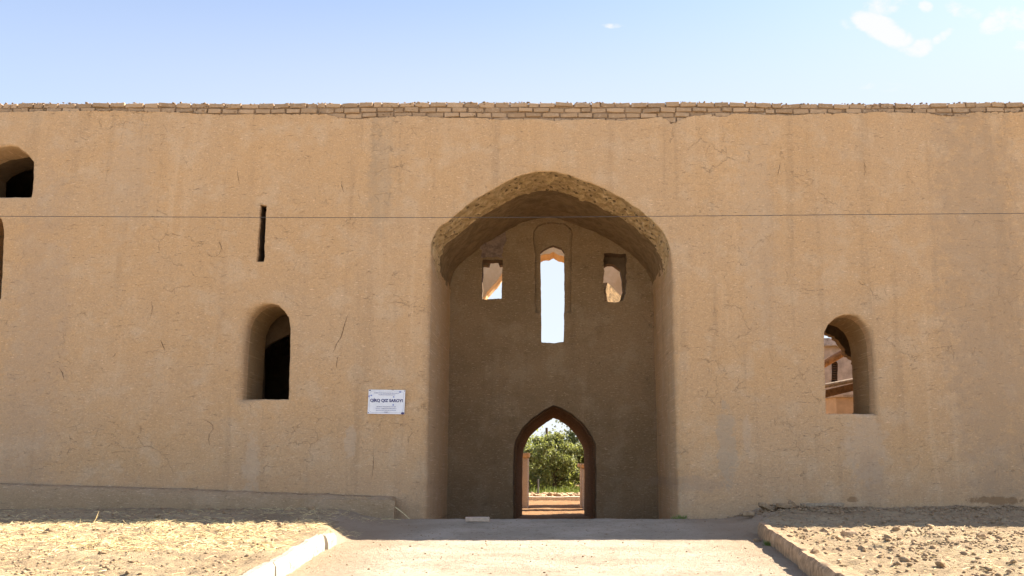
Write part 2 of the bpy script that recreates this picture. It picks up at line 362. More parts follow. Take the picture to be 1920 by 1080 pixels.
def slab(name, outer, holes, y0, y1, mats, parent=None, grid=.25, amp=0.0, wob=.008, smooth=35):
    """solid wall between y0 and y1 in the xz plane. holes: dicts loop, r (edge radius), ds, mat, rough(x,z)->amp, jag"""
    outer = resample(ccw(outer), grid)
    H = []
    for h in holes:
        l = resample(ccw(h['loop']), h.get('ds', .05)); j = h.get('jag', wob)
        l = [(x+noise.noise(Vector((x*6, z*6, y0)))*j+noise.noise(Vector((x*27, z*27, 3+y0)))*j*.6,
              z+noise.noise(Vector((x*6, z*6, y0+9)))*j+noise.noise(Vector((x*27, z*27, 17+y0)))*j*.6) for x, z in l]
        H.append(l)
    def dy(x, z): return amp*(fbm(x*.55, z*.55, 3.1, 3)+.35*noise.noise(Vector((x*3, z*3, 8)))) if amp else 0
    loops = [outer]+[expand(l, h.get('r', .0), h.get('rf')) if h.get('r', 0) else l for l, h in zip(H, holes)]
    allp = [p for l in loops for p in l]; A = np.array(allp)
    x0, x1 = A[:, 0].min(), A[:, 0].max(); z0, z1 = A[:, 1].min(), A[:, 1].max()
    gx, gz = np.meshgrid(np.arange(x0+grid/2, x1, grid), np.arange(z0+grid/2, z1, grid))
    G = np.stack([gx.ravel(), gz.ravel()], 1)+rng.uniform(-.2, .2, (gx.size, 2))*grid
    ok = pips(G, outer)
    for l in loops[1:]: ok &= ~pips(G, l)
    G = G[ok]
    if len(G):
        near = np.ones(len(G), bool)
        for c in range(0, len(A), 200):
            d = np.hypot(G[:, None, 0]-A[None, c:c+200, 0], G[:, None, 1]-A[None, c:c+200, 1]).min(1); near &= d > .045
        G = G[near]
    edges = []; k = 0
    for l in loops:
        n = len(l); edges += [(k+i, k+(i+1) % n) for i in range(n)]; k += n
    vin = [Vector(p) for p in allp]+[Vector(p) for p in G.tolist()]
    vo, eo, fo, *_ = delaunay_2d_cdt(vin, edges, [], 0, 1e-6)
    V2 = np.array([tuple(q) for q in vo]); Fc = np.array([f for f in fo]); cen = V2[Fc].mean(1)
    keep = pips(cen, outer)
    for l in loops[1:]: keep &= ~pips(cen, l)
    Fc = Fc[keep]
    verts = [(x, y0+dy(x, z), z) for x, z in V2]; faces = []; mi = []
    nb = len(verts)
    for a, b, c in Fc:      # front faces -y
        ax, az = V2[a]; bx_, bz = V2[b]; cx, cz = V2[c]
        s = (bx_-ax)*(cz-az)-(cx-ax)*(bz-az)
        faces.append((a, b, c) if s > 0 else (a, c, b)); mi.append(0)
    # back face: own CDT of true loops
    bl = [outer]+H; ap = [p for l in bl for p in l]; edges = []; k = 0
    for l in bl:
        n = len(l); edges += [(k+i, k+(i+1) % n) for i in range(n)]; k += n
    vo, eo, fo, *_ = delaunay_2d_cdt([Vector(p) for p in ap], edges, [], 0, 1e-6)
    B2 = np.array([tuple(q) for q in vo]); Fb = np.array([f for f in fo]); cen = B2[Fb].mean(1); keep = pips(cen, outer)
    for l in bl[1:]: keep &= ~pips(cen, l)
    tfs = [(l, h['tf']) for l, h in zip(H, holes) if h.get('tf')]
    if tfs:
        f0 = tfs[0][1]; l0 = {(round(p[0], 4), round(p[1], 4)) for p in tfs[0][0]}
        B2 = np.array([f0(x, z, 1) if (round(x, 4), round(z, 4)) in l0 else (x, z) for x, z in B2])
    off = len(verts); verts += [(x, y1, z) for x, z in B2]
    for a, b, c in Fb[keep]:
        ax, az = B2[a]; bx_, bz = B2[b]; cx, cz = B2[c]; s = (bx_-ax)*(cz-az)-(cx-ax)*(bz-az)
        f = (a, c, b) if s > 0 else (a, b, c); faces.append(tuple(off+q for q in f)); mi.append(0)
    def strip(rings, flip, matfn):
        nonlocal verts, faces, mi
        offs = []
        for rg in rings: offs.append(len(verts)); verts += rg
        n = len(rings[0])
        for a, b in zip(range(len(rings)-1), range(1, len(rings))):
            for i in range(n):
                j = (i+1) % n; f = (offs[a]+i, offs[a]+j, offs[b]+j, offs[b]+i)
                faces.append(f[::-1] if flip else f); mi.append(matfn(rings[a][i]))
    strip([[(x, y0+dy(x, z), z) for x, z in outer], [(x, y1, z) for x, z in outer]], True, lambda p: 0)
    for l, h in zip(H, holes):
        r = h.get('r', 0); ns = normals(l); rings = []
        if r:
            for k in range(0, 5):
                th = k/4*math.pi/2; se = 1-math.sin(th); sd = 1-math.cos(th); rf = h.get('rf') or (lambda x, z: r)
                rings.append([(x+n[0]*rf(x, z)*se, y0+dy(x+n[0]*rf(x, z), z+n[1]*rf(x, z))*(1-k/8)+sd*rf(x, z), z+n[1]*rf(x, z)*se) for (x, z), n in zip(l, ns)])
        else: rings.append([(x, y0+dy(x, z), z) for x, z in l])
        ra = h.get('rough'); N = h.get('n', 2); ys = y0+(.17 if h.get('rf') else r)
        for k in range(1, N+1):
            Y = ys+(y1-ys)*k/N; last = (k == N)
            rg = []
            for (x, z), n in zip(l, ns):
                d = 0
                if ra and not last:
                    q = ra(x, z, Y); d = q*(fbm(x*5, Y*5, z*5, 4)) if q else 0
                elif not last: d = .008*noise.noise(Vector((x*2.5, Y*2.5, z*2.5)))
                if h.get('tf'): tx, tz = h['tf'](x, z, k/N); rg.append((tx+n[0]*d, Y, tz+n[1]*d))
                else: rg.append((x+n[0]*d, Y, z+n[1]*d))
            rings.append(rg)
        strip(rings, False, h.get('mat', lambda p: 0))
    me = mesh(verts, faces); me.polygons.foreach_set('material_index', mi)
    bm = bmesh.new(); bm.from_mesh(me); bmesh.ops.remove_doubles(bm, verts=bm.verts, dist=2e-4)
    bmesh.ops.recalc_face_normals(bm, faces=bm.faces); bm.to_mesh(me); bm.free()
    return link(name, me, mats, parent, smooth)
PX = lambda pts, Y: [P(u, v, Y) for u, v in pts]

# ------------------------------------------------------------------ ground
def xl(y): return -2.48-(y-8.9)*.09
def xr(y): return 2.35+(y-8.9)*.105
PZ = ([-400, -20, 0, 5, 9, 12.7, 14.6, 15.4, 16.1, 16.9, 18, 23, 26, 60, 400], [-1.6, -1.6, -1.4, -1.09, -1.02, -1.0, -.895, -.885, -.93, -1.09, -1.12, -1.15, -1.2, -1.2, -1.2])
def hgt(x, y, fine=True):
    pz = float(np.interp(y, *PZ))
    if y < 16.9:
        if x < 0: gz = float(np.interp(y, [-400, -20, 0, 5, 7, 10, 12.6, 15.6], [-1.5, -1.5, -1.3, -.95, -.90, -.86, -.80, -.735]))
        else: gz = float(np.interp(y, [-400, -20, 0, 5, 7, 12.5, 15.7], [-1.5, -1.5, -1.3, -.95, -.89, -.855, -.735]))
    else: gz = pz
    e = 12.1 if x < 0 else 13.3
    d = (xl(y)-x) if x < 0 else (x-xr(y))         # >0 outside the path
    if y > e and y < 16.9:
        k = min(1, (y-e)/1.2); wd = .06+.95*k; s = min(1, max(0, (d+wd*.4)/wd)); s = s*s*(3-2*s)
    else: s = 1.0 if d > .05 else 0.0
    z = pz*(1-s)+gz*s
    if fine and -12 < x < 11 and -2 < y < 34:
        a = .006+.024*s if y < 17 else .015
        z += a*fbm(x*1.3, y*1.3, 1, 2)*.8
        z += a*.8*fbm(x*6, y*6, 5, 3)
        if s > .5 and y < 17: z += .011*fbm(x*15, y*15, 2, 2)
        elif y < 16.5: z += .006*fbm(x*11, y*11, 2, 3)+.008*fbm(x*3, y*3, 9, 2)
        if s > .5 and y < 17:
            z += .022*max(0, fbm(x*3.1, y*3.1, 11, 4))*1.5
            if x > 3 and y > 13.4: z += .05*max(0, fbm(x*2.2+3, y*2.8, 5, 4))
    elif abs(x) > 12: z += 0
    return z
def axis(fine0, fine1, st, g, lo, hi):
    a = list(np.arange(fine0, fine1, st)); s = st; v_ = fine1
    while v_ < hi: a.append(v_); s *= g; v_ += s
    a.append(hi); b = []; s = st; v_ = fine0
    while v_ > lo: s *= g; v_ -= s; b.append(v_)
    b.append(lo-1); return np.array(b[::-1]+a)
XS = axis(-7.4, 6.4, .034, 1.16, -500, 500)
ya = axis(6.9, 16.6, .034, 1.14, -300, 16.6)
yb = []; v_ = ya[-1]+.03; s_ = .06
while v_ < 600:
    yb.append(v_); s_ = min(.16, s_*1.2) if v_ < 36 else s_*1.25; v_ += s_
YS = np.concatenate([ya[ya < 16.6], yb])
nx, ny = len(XS), len(YS)
Z = np.array([[hgt(x, y) for x in XS] for y in YS])
gxx, gyy = np.meshgrid(XS, YS)
GV = np.stack([gxx.ravel(), gyy.ravel(), Z.ravel()], 1)
ii, jj = np.meshgrid(np.arange(nx-1), np.arange(ny-1)); ii = ii.ravel(); jj = jj.ravel()
GF = np.stack([jj*nx+ii, jj*nx+ii+1, (jj+1)*nx+ii+1, (jj+1)*nx+ii], 1)
cx = (XS[ii]+XS[ii+1])/2; cy = (YS[jj]+YS[jj+1])/2
jn = np.array([.22*fbm(a*2.2, b*2.2, 4, 3) if (12 < b < 17 and abs(a) < 5) else 0 for a, b in zip(cx, cy)])
spread = np.clip((cy-12.6)/2.5, 0, 1)*.35
inpath = (cx > -2.54-(cy-8.9)*.09-spread+jn*np.clip((cy-12)/1, 0, 1)) & (cx < 2.41+(cy-8.9)*.105+spread+jn*np.clip((cy-13)/1, 0, 1)) & (cy < 17.2) & (cy > -30)
bounce_zone = (cy < 6.2) & (cy > -40) & (np.abs(cx) < 45)  # unseen pale ground, added to bounce sunlight onto the wall
yard = (cy >= 17.2) & (cy < 60) & (np.abs(cx) < 40)
for nm, sel, mt, lb, ct in (('path', inpath, M_PATH, 'pale dusty earth path leading up to the arched portal', 'path'),
                        ('courtyard_ground', yard, M_YARD, 'orange brown earth floor seen through the small doorway', 'ground'),
                        ('bounce_ground', bounce_zone & ~inpath, M_BOUNCE, 'unseen pale ground added to bounce light onto the fortress front', 'ground'),
                        ('ground', ~(inpath | yard | bounce_zone), M_SOIL, 'rough straw-littered soil of the plots either side of the path', 'ground')):
    f = GF[sel]; u, inv = np.unique(f.ravel(), return_inverse=True)
    me = bpy.data.meshes.new(nm); me.vertices.add(len(u)); me.vertices.foreach_set('co', GV[u].ravel())
    me.loops.add(f.size); me.loops.foreach_set('vertex_index', inv.astype(np.int32).ravel())
    me.polygons.add(len(f)); me.polygons.foreach_set('loop_start', np.arange(0, f.size, 4, dtype=np.int32)); me.update(calc_edges=True); me.validate()
    o = link(nm, me, mt); me.polygons.foreach_set('use_smooth', [True]*len(me.polygons)); tag(o, lb, ct, kind='structure')

# ------------------------------------------------------------------ the fortress
fort = empty('mud_fortress', (0, 16, -1), 'long tan mud-plastered fortress front with a tall arched portal, small arched windows and brick coping', 'building')
Y0, Y1 = 16.0, 17.2
edge = [(-260, 211), (0, 211), (100, 209), (200, 207), (300, 209), (400, 214), (440, 215), (560, 213), (610, 213), (640, 221), (670, 223), (720, 219), (760, 217), (840, 221), (900, 221), (940, 225),
        (1000, 223), (1040, 227), (1100, 224), (1160, 227), (1200, 224), (1240, 220), (1250, 224), (1258, 232), (1270, 227), (1290, 219), (1330, 214), (1345, 219), (1360, 219), (1375, 213), (1400, 214), (1480, 217), (1540, 212), (1600, 213), (1640, 210),
        (1740, 212), (1790, 217), (1830, 210), (1900, 210), (1960, 213), (2200, 212)]
ep = PX(edge, Y0); ep = [(-16, ep[0][1])]+ep+[(20.5, ep[-1][1])]
ep = resample(ep, .035, False)
ep = [(x, z+.016*noise.noise(Vector((x*3.5, 1, 0)))+.014*noise.noise(Vector((x*14, 4, 0)))+.008*noise.noise(Vector((x*40, 4, 0)))) for x, z in ep]
outer = ep[::-1]+[(-16, -1.6), (20.5, -1.6)]
def arch_chain(pts): return pts
iw_top = [(808, 474), (809, 458), (811.5, 445), (821, 429), (843, 412), (874, 387), (890, 374), (922, 357), (950, 340), (975, 328), (1007, 322), (1038, 321), (1057, 325), (1082, 334),
          (1120, 348), (1158, 366), (1189, 386), (1214, 405), (1240, 429), (1249, 445), (1256, 464), (1260, 483)]
IW = PX(iw_top, Y0)
zb = -1.5
IWL = [(P(798, 970, Y0)[0], zb), (P(800, 900, Y0)[0], P(0, 900, Y0)[1]), P(805, 620, Y0), P(808, 500, Y0)]+IW+[P(1262, 600, Y0), P(1268, 780, Y0), (P(1273, 970, Y0)[0], P(1, 970, Y0)[1]), (P(1273, 970, Y0)[0], zb)]
IWL = [IWL[0]]+smooth_loop(IWL[1:-1], 1)+[IWL[-1]]
zs = P(0, 470, Y0)[1]
def iw_rough(x, z, Y):
    k = min(1, max(0, (z-(zs-.12*(Y-16)*2))/.15)); return .05*k*(1+1.1*noise.noise(Vector((x*19, Y*19, z*19))))
WL = PX([(451, 748), (453, 700), (456, 650), (460, 612), (468, 592), (480, 579), (494, 571.5), (508, 569.5), (522, 573), (533, 583), (541, 596), (544.5, 615), (543.5, 660), (541, 749)], Y0)
WR = PX([(1549, 776), (1547, 700), (1545.5, 640), (1546, 622), (1553, 608), (1565, 597), (1580, 591), (1594, 590), (1609, 595), (1622, 606), (1631, 622), (1636, 645), (1640, 700), (1642.5, 776)], Y0)
SL = PX([(481, 490), (484, 440), (487, 384), (499, 385), (496.5, 440), (494, 490)], Y0)
UL = PX([(-62, 370), (-61, 305), (-50, 294), (-20, 280), (18, 274), (32, 276), (50, 288), (62, 303), (61.5, 330), (58, 369)], Y0)
UL2 = PX([(-70, 560), (-68, 440), (-60, 410), (-35, 392), (-12, 400), (2, 411), (6, 430), (4, 480), (-1, 560)], Y0)
def iw_mat(p): return 1 if (p[2] > zs-.3*(p[1]-16) and p[1] >= 16.015) else 0
slab('plastered_wall', outer, [
    dict(loop=IWL, rf=lambda x, z: .025+.10*min(1, max(0, (3.7-z)/.5)), r=.03, ds=.035, n=30, rough=iw_rough, jag=.014, mat=iw_mat),
    dict(loop=WL, rf=lambda x, z: .03+.13*min(1, max(0, (-4.95-x)/.3)), r=.05, ds=.03, n=7, mat=lambda p: 3 if p[1] > 16.28 else 0), dict(loop=WR, rf=lambda x, z: .02+.07*min(1, max(0, (x-5.1)/.3)), r=.05, ds=.03, n=7, mat=lambda p: 3 if p[1] > 16.28 else 0), dict(loop=SL, r=.02, ds=.03, n=14, jag=.016, mat=lambda p: 2 if p[1] > 16.08 else 0),  # slit sides turn dark past the rim, deep shade put into colour
    dict(loop=UL, r=.04, ds=.04, n=8, mat=lambda p: 2 if p[1] > 16.5 else 0), dict(loop=UL2, r=.04, ds=.04, n=4)],
    Y0, Y1, [M_PL, M_ROUGH, M_DARK, M_REV], fort, grid=.16, amp=.03)

def wall_y(x, z): return Y0+.03*(fbm(x*.55, z*.55, 3.1, 3)+.35*noise.noise(Vector((x*3, z*3, 8))))
M_CRACK = simple('crack_shadow', (.12, .075, .04), 1, 0, .3, 20, 0)
for pts_, wd_ in [([(652, 590), (645, 612), (642, 628), (631, 645), (625, 662)], .012), ([(634, 668), (631, 678), (631, 690)], .009), ([(206, 673), (213, 668), (219, 662)], .010),
                  ([(301, 638), (305, 646), (309, 655)], .009), ([(378, 785), (390, 790), (402, 800), (390, 820), (394, 835)], .007), ([(445, 318), (446, 332), (450, 345)], .006),
                  ([(640, 340), (641, 352), (647, 362)], .007), ([(411, 450), (414, 460), (417, 470)], .006), ([(1500, 540), (1518, 546), (1545, 543)], .008),
                  ([(1610, 526), (1614, 535), (1630, 532), (1638, 526), (1650, 524)], .008), ([(1620, 300), (1622, 315), (1621, 332)], .006), ([(1463, 305), (1460, 318), (1458, 330)], .007),
                  ([(390, 470), (391, 480), (404, 482), (414, 474), (416, 460)], .006), ([(283, 565), (286, 580), (280, 600)], .006), ([(112, 690), (118, 700), (121, 712)], .009),
                  ([(700, 840), (701, 870), (697, 900)], .006), ([(826, 790), (828, 805), (826, 818)], .0)]:
    if not wd_: continue
    ln = resample(smooth_loop(PX(pts_, Y0), 1), .02, False); vs_ = []; fs_ = []; nn_ = len(ln)
    for i, (x, z) in enumerate(ln):
        x += .012*noise.noise(Vector((z*22, x*22, 1))); z += .012*noise.noise(Vector((x*22, z*22, 7)))
        q = wd_*.5*math.sin(math.pi*(i+.6)/(nn_+.2))**.6*(1+.5*noise.noise(Vector((x*40, z*40, 0)))); y = wall_y(x, z)-.0045
        vs_ += [(x-q, y, z-q*.4), (x+q, y, z+q*.4)]
        if i: fs_.append((2*i-2, 2*i-1, 2*i+1, 2*i))
    link('crack', mesh(vs_, fs_), M_CRACK, fort)
# portal room behind the front wall
IV = expand(resample(ccw(IWL), .08), .02)
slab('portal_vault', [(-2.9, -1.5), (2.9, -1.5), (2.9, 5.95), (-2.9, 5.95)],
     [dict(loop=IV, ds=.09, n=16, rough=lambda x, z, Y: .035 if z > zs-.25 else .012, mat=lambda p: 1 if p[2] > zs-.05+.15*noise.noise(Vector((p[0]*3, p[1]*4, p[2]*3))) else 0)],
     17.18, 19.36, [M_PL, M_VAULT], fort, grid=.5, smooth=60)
YB = 19.3
door = [(963, 990), (963, 900), (963.5, 850), (967, 826), (981, 801), (1000, 783), (1020, 770), (1037, 760.5), (1052, 765), (1073, 777), (1094, 795), (1110, 818), (1116, 832), (1117, 870), (1117, 990)]
DR = PX(door, YB); DR[0] = (DR[0][0], -1.5); DR[-1] = (DR[-1][0], -1.5)
cw_ = PX([(1015, 645), (1014, 560), (1013, 470), (1020, 464), (1030, 459), (1038, 457), (1046, 460), (1053, 462), (1058, 470), (1058.5, 560), (1057, 645), (1036, 645)], YB)
lw_ = PX([(903, 561), (903, 530), (905, 487), (942, 487), (942, 530), (941, 560)], YB)
rw_ = PX([(1134, 565), (1132, 530), (1132, 474), (1174, 476), (1174, 520), (1173, 552), (1168, 564), (1150, 567)], YB)
niche = PX([(1005, 584), (1003, 560), (1003, 470), (1000, 450), (1001, 434), (1008, 423), (1022, 417), (1040, 416), (1058, 418), (1070, 428), (1073, 440), (1071, 470), (1071, 586), (1058, 586), (1057, 641), (1036, 643), (1015, 641), (1014, 586), (1006, 586)], YB)
lint = PX([(903, 561), (903, 530), (905, 498), (917, 498), (919, 488.5), (933, 488.5), (936, 497), (942, 497), (941.5, 530), (941, 560)], YB+.4)
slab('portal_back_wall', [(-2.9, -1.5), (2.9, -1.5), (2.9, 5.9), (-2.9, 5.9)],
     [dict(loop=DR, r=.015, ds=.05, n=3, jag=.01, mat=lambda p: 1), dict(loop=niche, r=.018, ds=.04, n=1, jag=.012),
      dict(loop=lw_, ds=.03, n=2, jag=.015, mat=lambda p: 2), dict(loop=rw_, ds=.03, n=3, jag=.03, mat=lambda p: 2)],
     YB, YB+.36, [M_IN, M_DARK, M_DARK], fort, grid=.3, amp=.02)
NO = PX([(990, 662), (990, 405), (1084, 405), (1084, 662)], YB)
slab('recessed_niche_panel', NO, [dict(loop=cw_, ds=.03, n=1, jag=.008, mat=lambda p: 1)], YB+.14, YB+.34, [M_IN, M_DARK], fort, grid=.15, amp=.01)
# ragged lintel pieces inside the two small openings
def ragged(name, loop, y0, y1, mat, parent, jag=.03, ds=.03):
    l = resample(ccw(loop), ds)
    l = [(x+jag*noise.noise(Vector((x*11, z*11, y0))), z+jag*noise.noise(Vector((x*11, z*11, y0+5)))) for x, z in l]
    return slab(name, l, [], y0, y1, [mat] if not isinstance(mat, list) else mat, parent, grid=.12, amp=.03, smooth=30)
Yl = YB+.37
ragged('broken_lintel', PX([(896, 480), (896, 497), (917, 498), (919, 489), (933, 489), (936, 497), (950, 497), (950, 480)], Yl), Yl, Yl+.22, M_DARK, fort, .008)
ragged('broken_lintel', PX([(1122, 466), (1125, 497), (1134, 498), (1140, 495), (1148, 495), (1156, 500), (1163, 505), (1166, 520), (1168, 545), (1164, 560), (1161, 566), (1150, 568), (1150, 575), (1185, 572), (1184, 466)], Yl), Yl, Yl+.25, M_DARK, fort, .012)
# bare patch above the left opening, a thin skin of raw mud
bare = PX([(886, 462), (892, 450), (905, 436), (922, 424), (942, 417), (955, 413), (951, 424), (947, 438), (950, 452), (943, 466), (941, 478), (943, 484), (930, 481), (915, 482), (903, 484), (903, 470), (898, 463)], YB)
def bare_fn(t, b, pos):
    n = t.noise(pos, 12, 6, .7).outputs[0]
    t.l.new(t.mix(t.ramp(n, .35, .65), (.17, .12, .095), (.30, .215, .165)), b.inputs['Base Color']); bump(t, b, n, 1, .03)
ragged('exposed_mud_patch', bare, YB-.012, YB+.03, material('exposed_mud', bare_fn), fort, .02)
# doorway passage: a long vaulted block, narrower outlines as it recedes
YP = 21.2
FZ = (P(0, 784, YP)[1]+1.5)/(P(0, 764, YB+.36)[1]+1.5)
taper = lambda x, z, t: (x*(1-((.10 if x < 0 else .18))*t), -1.5+(z+1.5)*(1-(1-FZ)*t))
dr2 = [(972, 990), (973, 900), (977, 830), (990, 808), (1010, 790), (1037, 779), (1058, 789), (1080, 806), (1100, 826), (1109, 850), (1110, 990)]
Yq = YB+.37
def slabp(name, pts, ya, yb, w2, h2, m, mats):
    L = PX(pts, ya); L[0] = (L[0][0], -1.5); L[-1] = (L[-1][0], -1.5)
    return slab(name, [(-w2, -1.5), (w2, -1.5), (w2, h2), (-w2, h2)], [dict(loop=L, ds=.06, n=6, tf=taper, mat=lambda p: m)], ya, yb, mats, fort, grid=.5, smooth=50)
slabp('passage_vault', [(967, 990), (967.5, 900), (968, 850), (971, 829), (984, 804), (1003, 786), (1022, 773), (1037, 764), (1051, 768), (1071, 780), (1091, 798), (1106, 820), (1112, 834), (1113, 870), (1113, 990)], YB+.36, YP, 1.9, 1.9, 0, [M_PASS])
# side rooms
def boxes(name, lst, mat, parent=None, bev=0):
    bm = bmesh.new()
    for a, b in lst: bx(bm, a, b, bev=bev)
    return link(name, bmmesh(bm), mat, parent)
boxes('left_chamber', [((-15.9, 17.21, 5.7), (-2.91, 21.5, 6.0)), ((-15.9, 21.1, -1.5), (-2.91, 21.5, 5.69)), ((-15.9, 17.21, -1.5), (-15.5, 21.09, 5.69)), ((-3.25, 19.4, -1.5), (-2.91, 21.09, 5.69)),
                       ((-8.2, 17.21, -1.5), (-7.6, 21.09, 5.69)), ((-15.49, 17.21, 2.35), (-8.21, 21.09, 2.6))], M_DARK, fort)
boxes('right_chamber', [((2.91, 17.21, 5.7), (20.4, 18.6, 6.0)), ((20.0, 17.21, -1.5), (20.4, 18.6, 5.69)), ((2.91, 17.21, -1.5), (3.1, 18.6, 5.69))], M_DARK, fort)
slab('inner_arch', [(-7.5, -1.4), (-3.3, -1.4), (-3.3, 5.6), (-7.5, 5.6)], [dict(loop=PX([(494, 800), (493, 655), (505, 645), (522, 636), (545, 626), (580, 616), (610, 640), (620, 800)], 17.5), ds=.05, n=3)], 17.5, 17.62, [M_DARK], fort, grid=.4)
Yr = 18.1
rag = PX([(1470, 640), (1500, 615), (1530, 612), (1544, 620), (1553, 626), (1563, 631), (1573, 640), (1579, 650), (1584, 655), (1587, 664), (1595, 669), (1603, 676), (1606, 686), (1608, 700), (1610, 720), (1609, 740), (1611, 760), (1611, 772), (1598, 777), (1588, 780), (1575, 779), (1560, 777), (1545, 775), (1520, 790), (1470, 790)], Yr)
slab('broken_inner_wall', [(3.12, -1.5), (19.98, -1.5), (19.98, 5.68), (3.12, 5.68)], [dict(loop=rag, ds=.02, n=2, jag=.045)], Yr, Yr+.22, [M_DARK], fort, grid=.4)

# parapet bricks
core = bmesh.new()
xs = np.arange(-16, 20.5, .12)
top0, bot0 = P(0, 196, Y0)[1], 5.9
cz = [P(VX+x/16.2*F*.96, 0, 16)[1] for x in xs]
def topz(x):
    u = VX+x/16.95*F
    return P(0, float(np.interp(u, [-300, 0, 200, 340, 480, 560, 680, 700, 1000, 1240, 1255, 1330, 1420, 1440, 1700, 1830, 1930, 2300], [193, 193, 192, 192, 194, 193, 192, 190.5, 191, 192, 190, 190.5, 191, 193.5, 193.5, 191, 191, 192])), Y0)[1]
vs_ = []; fs_ = []
for i, x in enumerate(xs):
    zt = topz(x)-.028+.012*noise.noise(Vector((x*4, 0, 0)))
    vs_ += [(x, 16.05, bot0), (x, 16.05, zt), (x, 16.9, zt+.02), (x, 17.15, bot0)]
    if i: 
        a = (i-1)*4; b = i*4
        for k in range(3): fs_.append((a+k, b+k, b+k+1, a+k+1))
par = link('parapet_core', mesh(vs_, fs_), M_MORT, fort)
bm_l = []
for k in range(9):
    bm = bmesh.new(); 
    L = .150; vs2 = bx(bm, (-L, 0, -.044), (L, .26, .044), sub=1)
    bmesh.ops.bevel(bm, geom=[e for e in bm.edges if e.calc_face_angle(0) > .5], offset=.007, segments=1, affect='EDGES')
    for v2 in bm.verts: v2.co += noise.noise_vector(v2.co*13+Vector((k*7, 0, 0)))*.012
    me = bmmesh(bm); me.materials.append(M_BRICK); me.polygons.foreach_set('use_smooth', [True]*len(me.polygons)); me.set_sharp_from_angle(angle=R(30)); bm_l.append(me)
epx = np.array([p[0] for p in ep]); epz = np.array([p[1] for p in ep])
nb_ = 0
for c in range(4):
    x = -10.3+[0, .16, .05, .2][c]
    while x < 9.0:
        wd = .285*random.uniform(.86, 1.12)
        if random.random() < .08: wd *= .55
        xc = x+wd/2; z = topz(xc)-.040-c*.1005+random.uniform(-.005, .005)
        zedge = float(np.interp(xc, epx, epz))
        if z+.044 > zedge-.01:
            o = bpy.data.objects.new('brick', random.choice(bm_l)); COL.objects.link(o); o.parent = par
            o.location = (xc, 16.022+random.uniform(-.012, .02), z-(.008 if c == 0 and random.random() < .25 else 0))
            o.scale = (wd/.312, 1, random.uniform(.80, 1.0)); o.rotation_euler = (random.uniform(-.03, .03), random.gauss(0, .028), random.gauss(0, .05)); nb_ += 1
        x += wd+.010+random.random()*.012
print('bricks', nb_)
# crumbs on the coping and mortar smears
def icos(k):
    bm = bmesh.new(); bmesh.ops.create_icosphere(bm, subdivisions=1, radius=1)
    for v2 in bm.verts:
        n = noise.noise(v2.co*1.3+Vector((k*5, 0, 0))); v2.co *= 1+.7*n; v2.co += noise.noise_vector(v2.co*2.5+Vector((0, k*3, 0)))*.25
    V = np.array([tuple(q.co) for q in bm.verts]); Fa = np.array([[q.index for q in f.verts] for f in bm.faces]); bm.free(); return V, Fa
IC = [icos(k) for k in range(10)]
def scatter(name, pts, mats, parent=None, shapes=None, flat=.7):
    """pts: (x,y,z,size)"""
    VV, FF = [], []; off = 0; shapes = shapes or IC[4:]
    for i, (x, y, z, s) in enumerate(pts):
        V, Fa = shapes[i % len(shapes)]; a = random.random()*6.28; c, sn = math.cos(a), math.sin(a)
        q = V*np.array([s*random.uniform(.8, 1.5), s*random.uniform(.7, 1.1), s*flat*random.uniform(.7, 1.2)])
        q = np.stack([q[:, 0]*c-q[:, 1]*sn, q[:, 0]*sn+q[:, 1]*c, q[:, 2]], 1)+np.array([x, y, z])
        VV.append(q); FF.append(Fa+off); off += len(V)
    V = np.concatenate(VV); Fa = np.concatenate(FF)
    me = bpy.data.meshes.new(name); me.vertices.add(len(V)); me.vertices.foreach_set('co', V.ravel())
    me.loops.add(Fa.size); me.loops.foreach_set('vertex_index', Fa.astype(np.int32).ravel()); me.polygons.add(len(Fa))
    me.polygons.foreach_set('loop_start', np.arange(0, Fa.size, 3, dtype=np.int32)); me.update(calc_edges=True)
    return link(name, me, mats, parent)
cr = []
for _ in range(2600):
    x = random.uniform(-10.6, 9.4); g = noise.noise(Vector((x*1.7, 2, 2)))
    if g < -.15 and random.random() < .8: continue
    cr.append((x, random.uniform(16.03, 16.3), topz(x)+random.uniform(-.004, .012), random.uniform(.006, .024)))
for _ in range(2200):
    x = random.uniform(-10.6, 9.4); ze = float(np.interp(x, epx, epz)); g = noise.noise(Vector((x*1.2, 6, 2)))
    if g < -.1 and random.random() < .6: continue
    cr.append((x, random.uniform(16.0, 16.04), ze+random.uniform(-.014, .012), random.uniform(.005, .015)))
for _ in range(1500):     # mortar smeared over the bricks in places
    x = random.uniform(-10.6, 9.4); g = noise.noise(Vector((x*.9, 9, 5)))
    if g < .12: continue
    ze = float(np.interp(x, epx, epz)); cr.append((x, random.uniform(16.015, 16.035), random.uniform(ze, topz(x)), random.uniform(.006, .018)))
tag(scatter('coping_crumbs', cr, M_MORT, par), kind='stuff')

